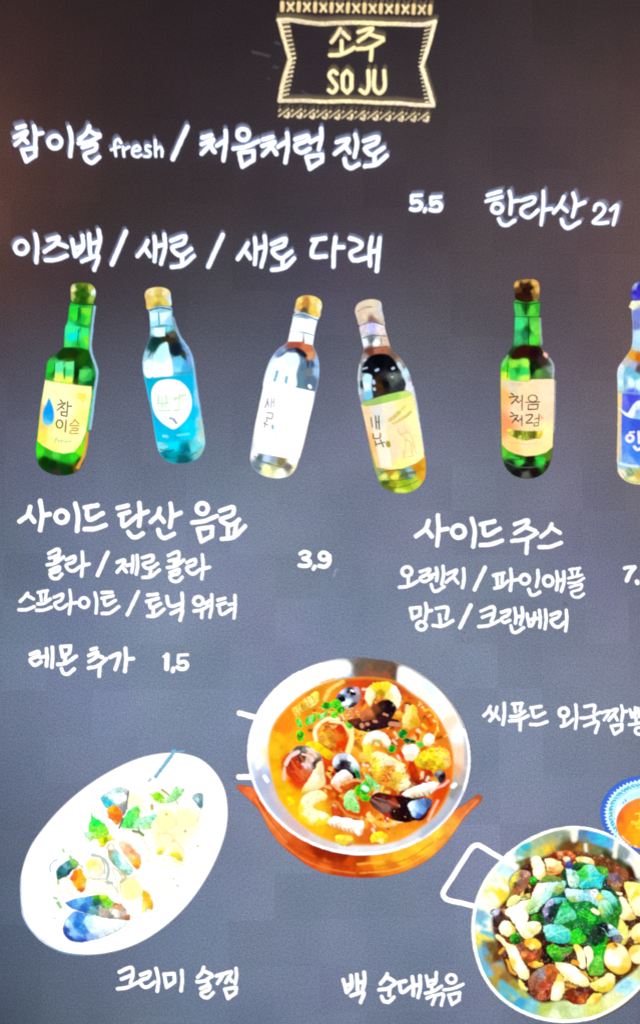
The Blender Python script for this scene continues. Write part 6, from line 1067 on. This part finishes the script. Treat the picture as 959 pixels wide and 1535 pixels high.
leaf(F4, "300,60 360,20 420,40 480,90 500,130 440,170 380,130 330,110", [(350,60,(20,190,40)),(440,100,(30,220,20)),(480,130,(20,200,20)),(390,110,(10,150,30))], nz=(.3, 4))
leaf(F4, "240,300 260,230 320,210 370,260 400,320 380,350 300,370 245,350", [(280,300,(40,225,20)),(340,260,(20,190,40)),(320,340,(60,235,20)),(380,330,(90,200,20))], nz=(.25, 4))
leaf(F4, "0,200 40,175 120,170 190,200 240,240 220,320 190,360 120,360 40,350 0,330", [(30,230,(170,240,235)),(120,220,(120,230,180)),(200,240,(110,225,130)),(60,300,(90,220,205)),(150,320,(130,235,225)),(20,320,(60,190,150))], 'pale aqua leaf at the lower left of the pile')
leaf(F3, "780,190 850,170 959,190 1060,290 1010,360 900,355 830,320 790,270", [(830,220,(150,240,235)),(900,250,(110,235,225)),(940,310,(60,220,205)),(880,330,(50,205,190))])
item(pan, 'sesame_seed', F4, "445,20 490,8 530,45 540,75 500,75 460,50", [(490,40,(255,245,205))], noise=(.03, 4))
item(pan, 'eggplant_slice', F4, "440,270 470,210 530,190 580,220 600,270 590,330 540,380 480,390 450,340", [(480,240,(35,60,45)),(550,240,(15,30,25)),(500,320,(25,60,35)),(560,330,(20,70,30))], noise=(.2, 4), label='dark curled eggplant slice at the right of the pile')
item(pan, 'eggplant_slice', F4, "520,165 600,155 680,190 730,240 750,290 700,280 640,300 600,260 580,220 530,195", [(560,175,(20,35,45)),(600,200,(10,20,25)),(580,230,(170,230,225)),(640,190,(200,240,250)),(700,240,(170,225,245)),(640,270,(150,200,205)),(610,220,(20,30,35))], noise=(.1, 4))
S('dark_stripe', pan, F4, "500,175 560,190 600,220 625,265@16", (10, 20, 26), 16, feather=1)
item(pan, 'eggplant_slice', F4, "600,300 680,290 750,270 775,310 750,360 700,350 640,330", [(640,310,(60,50,60)),(720,300,(120,120,135)),(740,340,(150,145,150))], noise=(.15, 4))
leaf(F4, "0,400 60,380 110,400 180,405 260,405 240,460 190,500 130,545 80,550 40,490 0,460", [(40,430,(60,190,30)),(120,430,(70,150,40)),(200,430,(50,170,30)),(100,510,(40,170,20)),(200,480,(170,150,100)),(10,420,(60,200,30))], 'green leaf below the pile', nz=(.35, 3))
leaf(F3, "815,430 860,380 920,390 959,430 959,550 900,550 850,500", [(860,420,(70,210,30)),(920,480,(70,180,40)),(900,530,(40,150,20))], nz=(.35, 3))
leaf(F4, "500,470 540,400 600,380 590,450 570,520 575,620 560,685 470,690 440,680 480,600", [(540,430,(20,190,20)),(520,540,(110,215,70)),(520,640,(90,190,50)),(480,680,(130,200,50))], 'long green leaf left of the quail egg', nz=(.25, 4))
leaf(F3, "430,310 470,260 510,270 550,320 520,370 470,380", [(460,300,(40,180,20)),(500,340,(20,90,20))], nz=(.3, 4))
leaf(F3, "640,120 700,60 780,80 775,140 720,140 670,130", [(680,100,(60,150,20)),(740,100,(30,90,25))], nz=(.3, 4))
leaf(F1, "700,640 760,600 800,560 959,590 959,620 850,630", [(760,620,(120,150,60))], nz=(.3, 4))
speck('leaf_texture', pan, F4, "20,20 300,0 700,20 700,160 500,160 400,350 250,340 60,320", 90, 1.3, [(10, 90, 30), (60, 230, 60), (120, 235, 160), (20, 160, 60), (30, 60, 40)], 51, alpha=.6)
speck('leaf_texture', pan, F2, "200,500 520,500 600,600 700,800 680,950 200,950 60,760", 70, 1.3, [(60, 170, 150), (200, 245, 240), (40, 120, 90), (110, 220, 120)], 52, alpha=.5)

for (cr, t_, c_) in [(F2, "360,640 420,600 520,580", (190, 250, 245)), (F2, "350,520 400,560 440,640", (30, 170, 150)), (F2, "210,740 300,740 420,760 520,830", (215, 248, 250)), (F2, "220,520 270,600 290,660", (225, 248, 240)), (F1, "680,900 760,800 860,680 920,620", (235, 252, 248)),
                     (F4, "90,150 160,100 260,40", (170, 245, 205)), (F4, "20,300 100,250 200,230", (190, 248, 235)), (F4, "30,440 120,450 220,430", (140, 225, 90)), (F4, "500,640 530,540 560,430", (150, 230, 80)), (F3, "800,280 870,260 960,300", (190, 248, 240)), (F4, "320,60 400,100 470,130", (120, 245, 90)),
                     (F2, "540,850 600,880 640,940", (190, 245, 200)), (F3, "840,470 900,450 950,480", (130, 225, 80))]:
    S('leaf_vein', pan, cr, t_, c_, 7, feather=1.3, alpha=.65)
for (cr, t_, c_) in [(F3, "440,60 520,110", (255, 255, 250)), (F1, "700,430 740,540", (255, 255, 250)), (F3, "480,440 560,620", (255, 255, 250)), (F4, "150,610 300,700", (255, 255, 250)), (F4, "640,440 660,560", (255, 255, 252)), (F1, "480,900 590,840", (255, 255, 248)), (F4, "80,900 130,790", (255, 255, 248)), (F3, "360,180 420,210", (255, 255, 250))]:
    S('shine', pan, cr, t_, c_, 34, feather=4, alpha=.7)
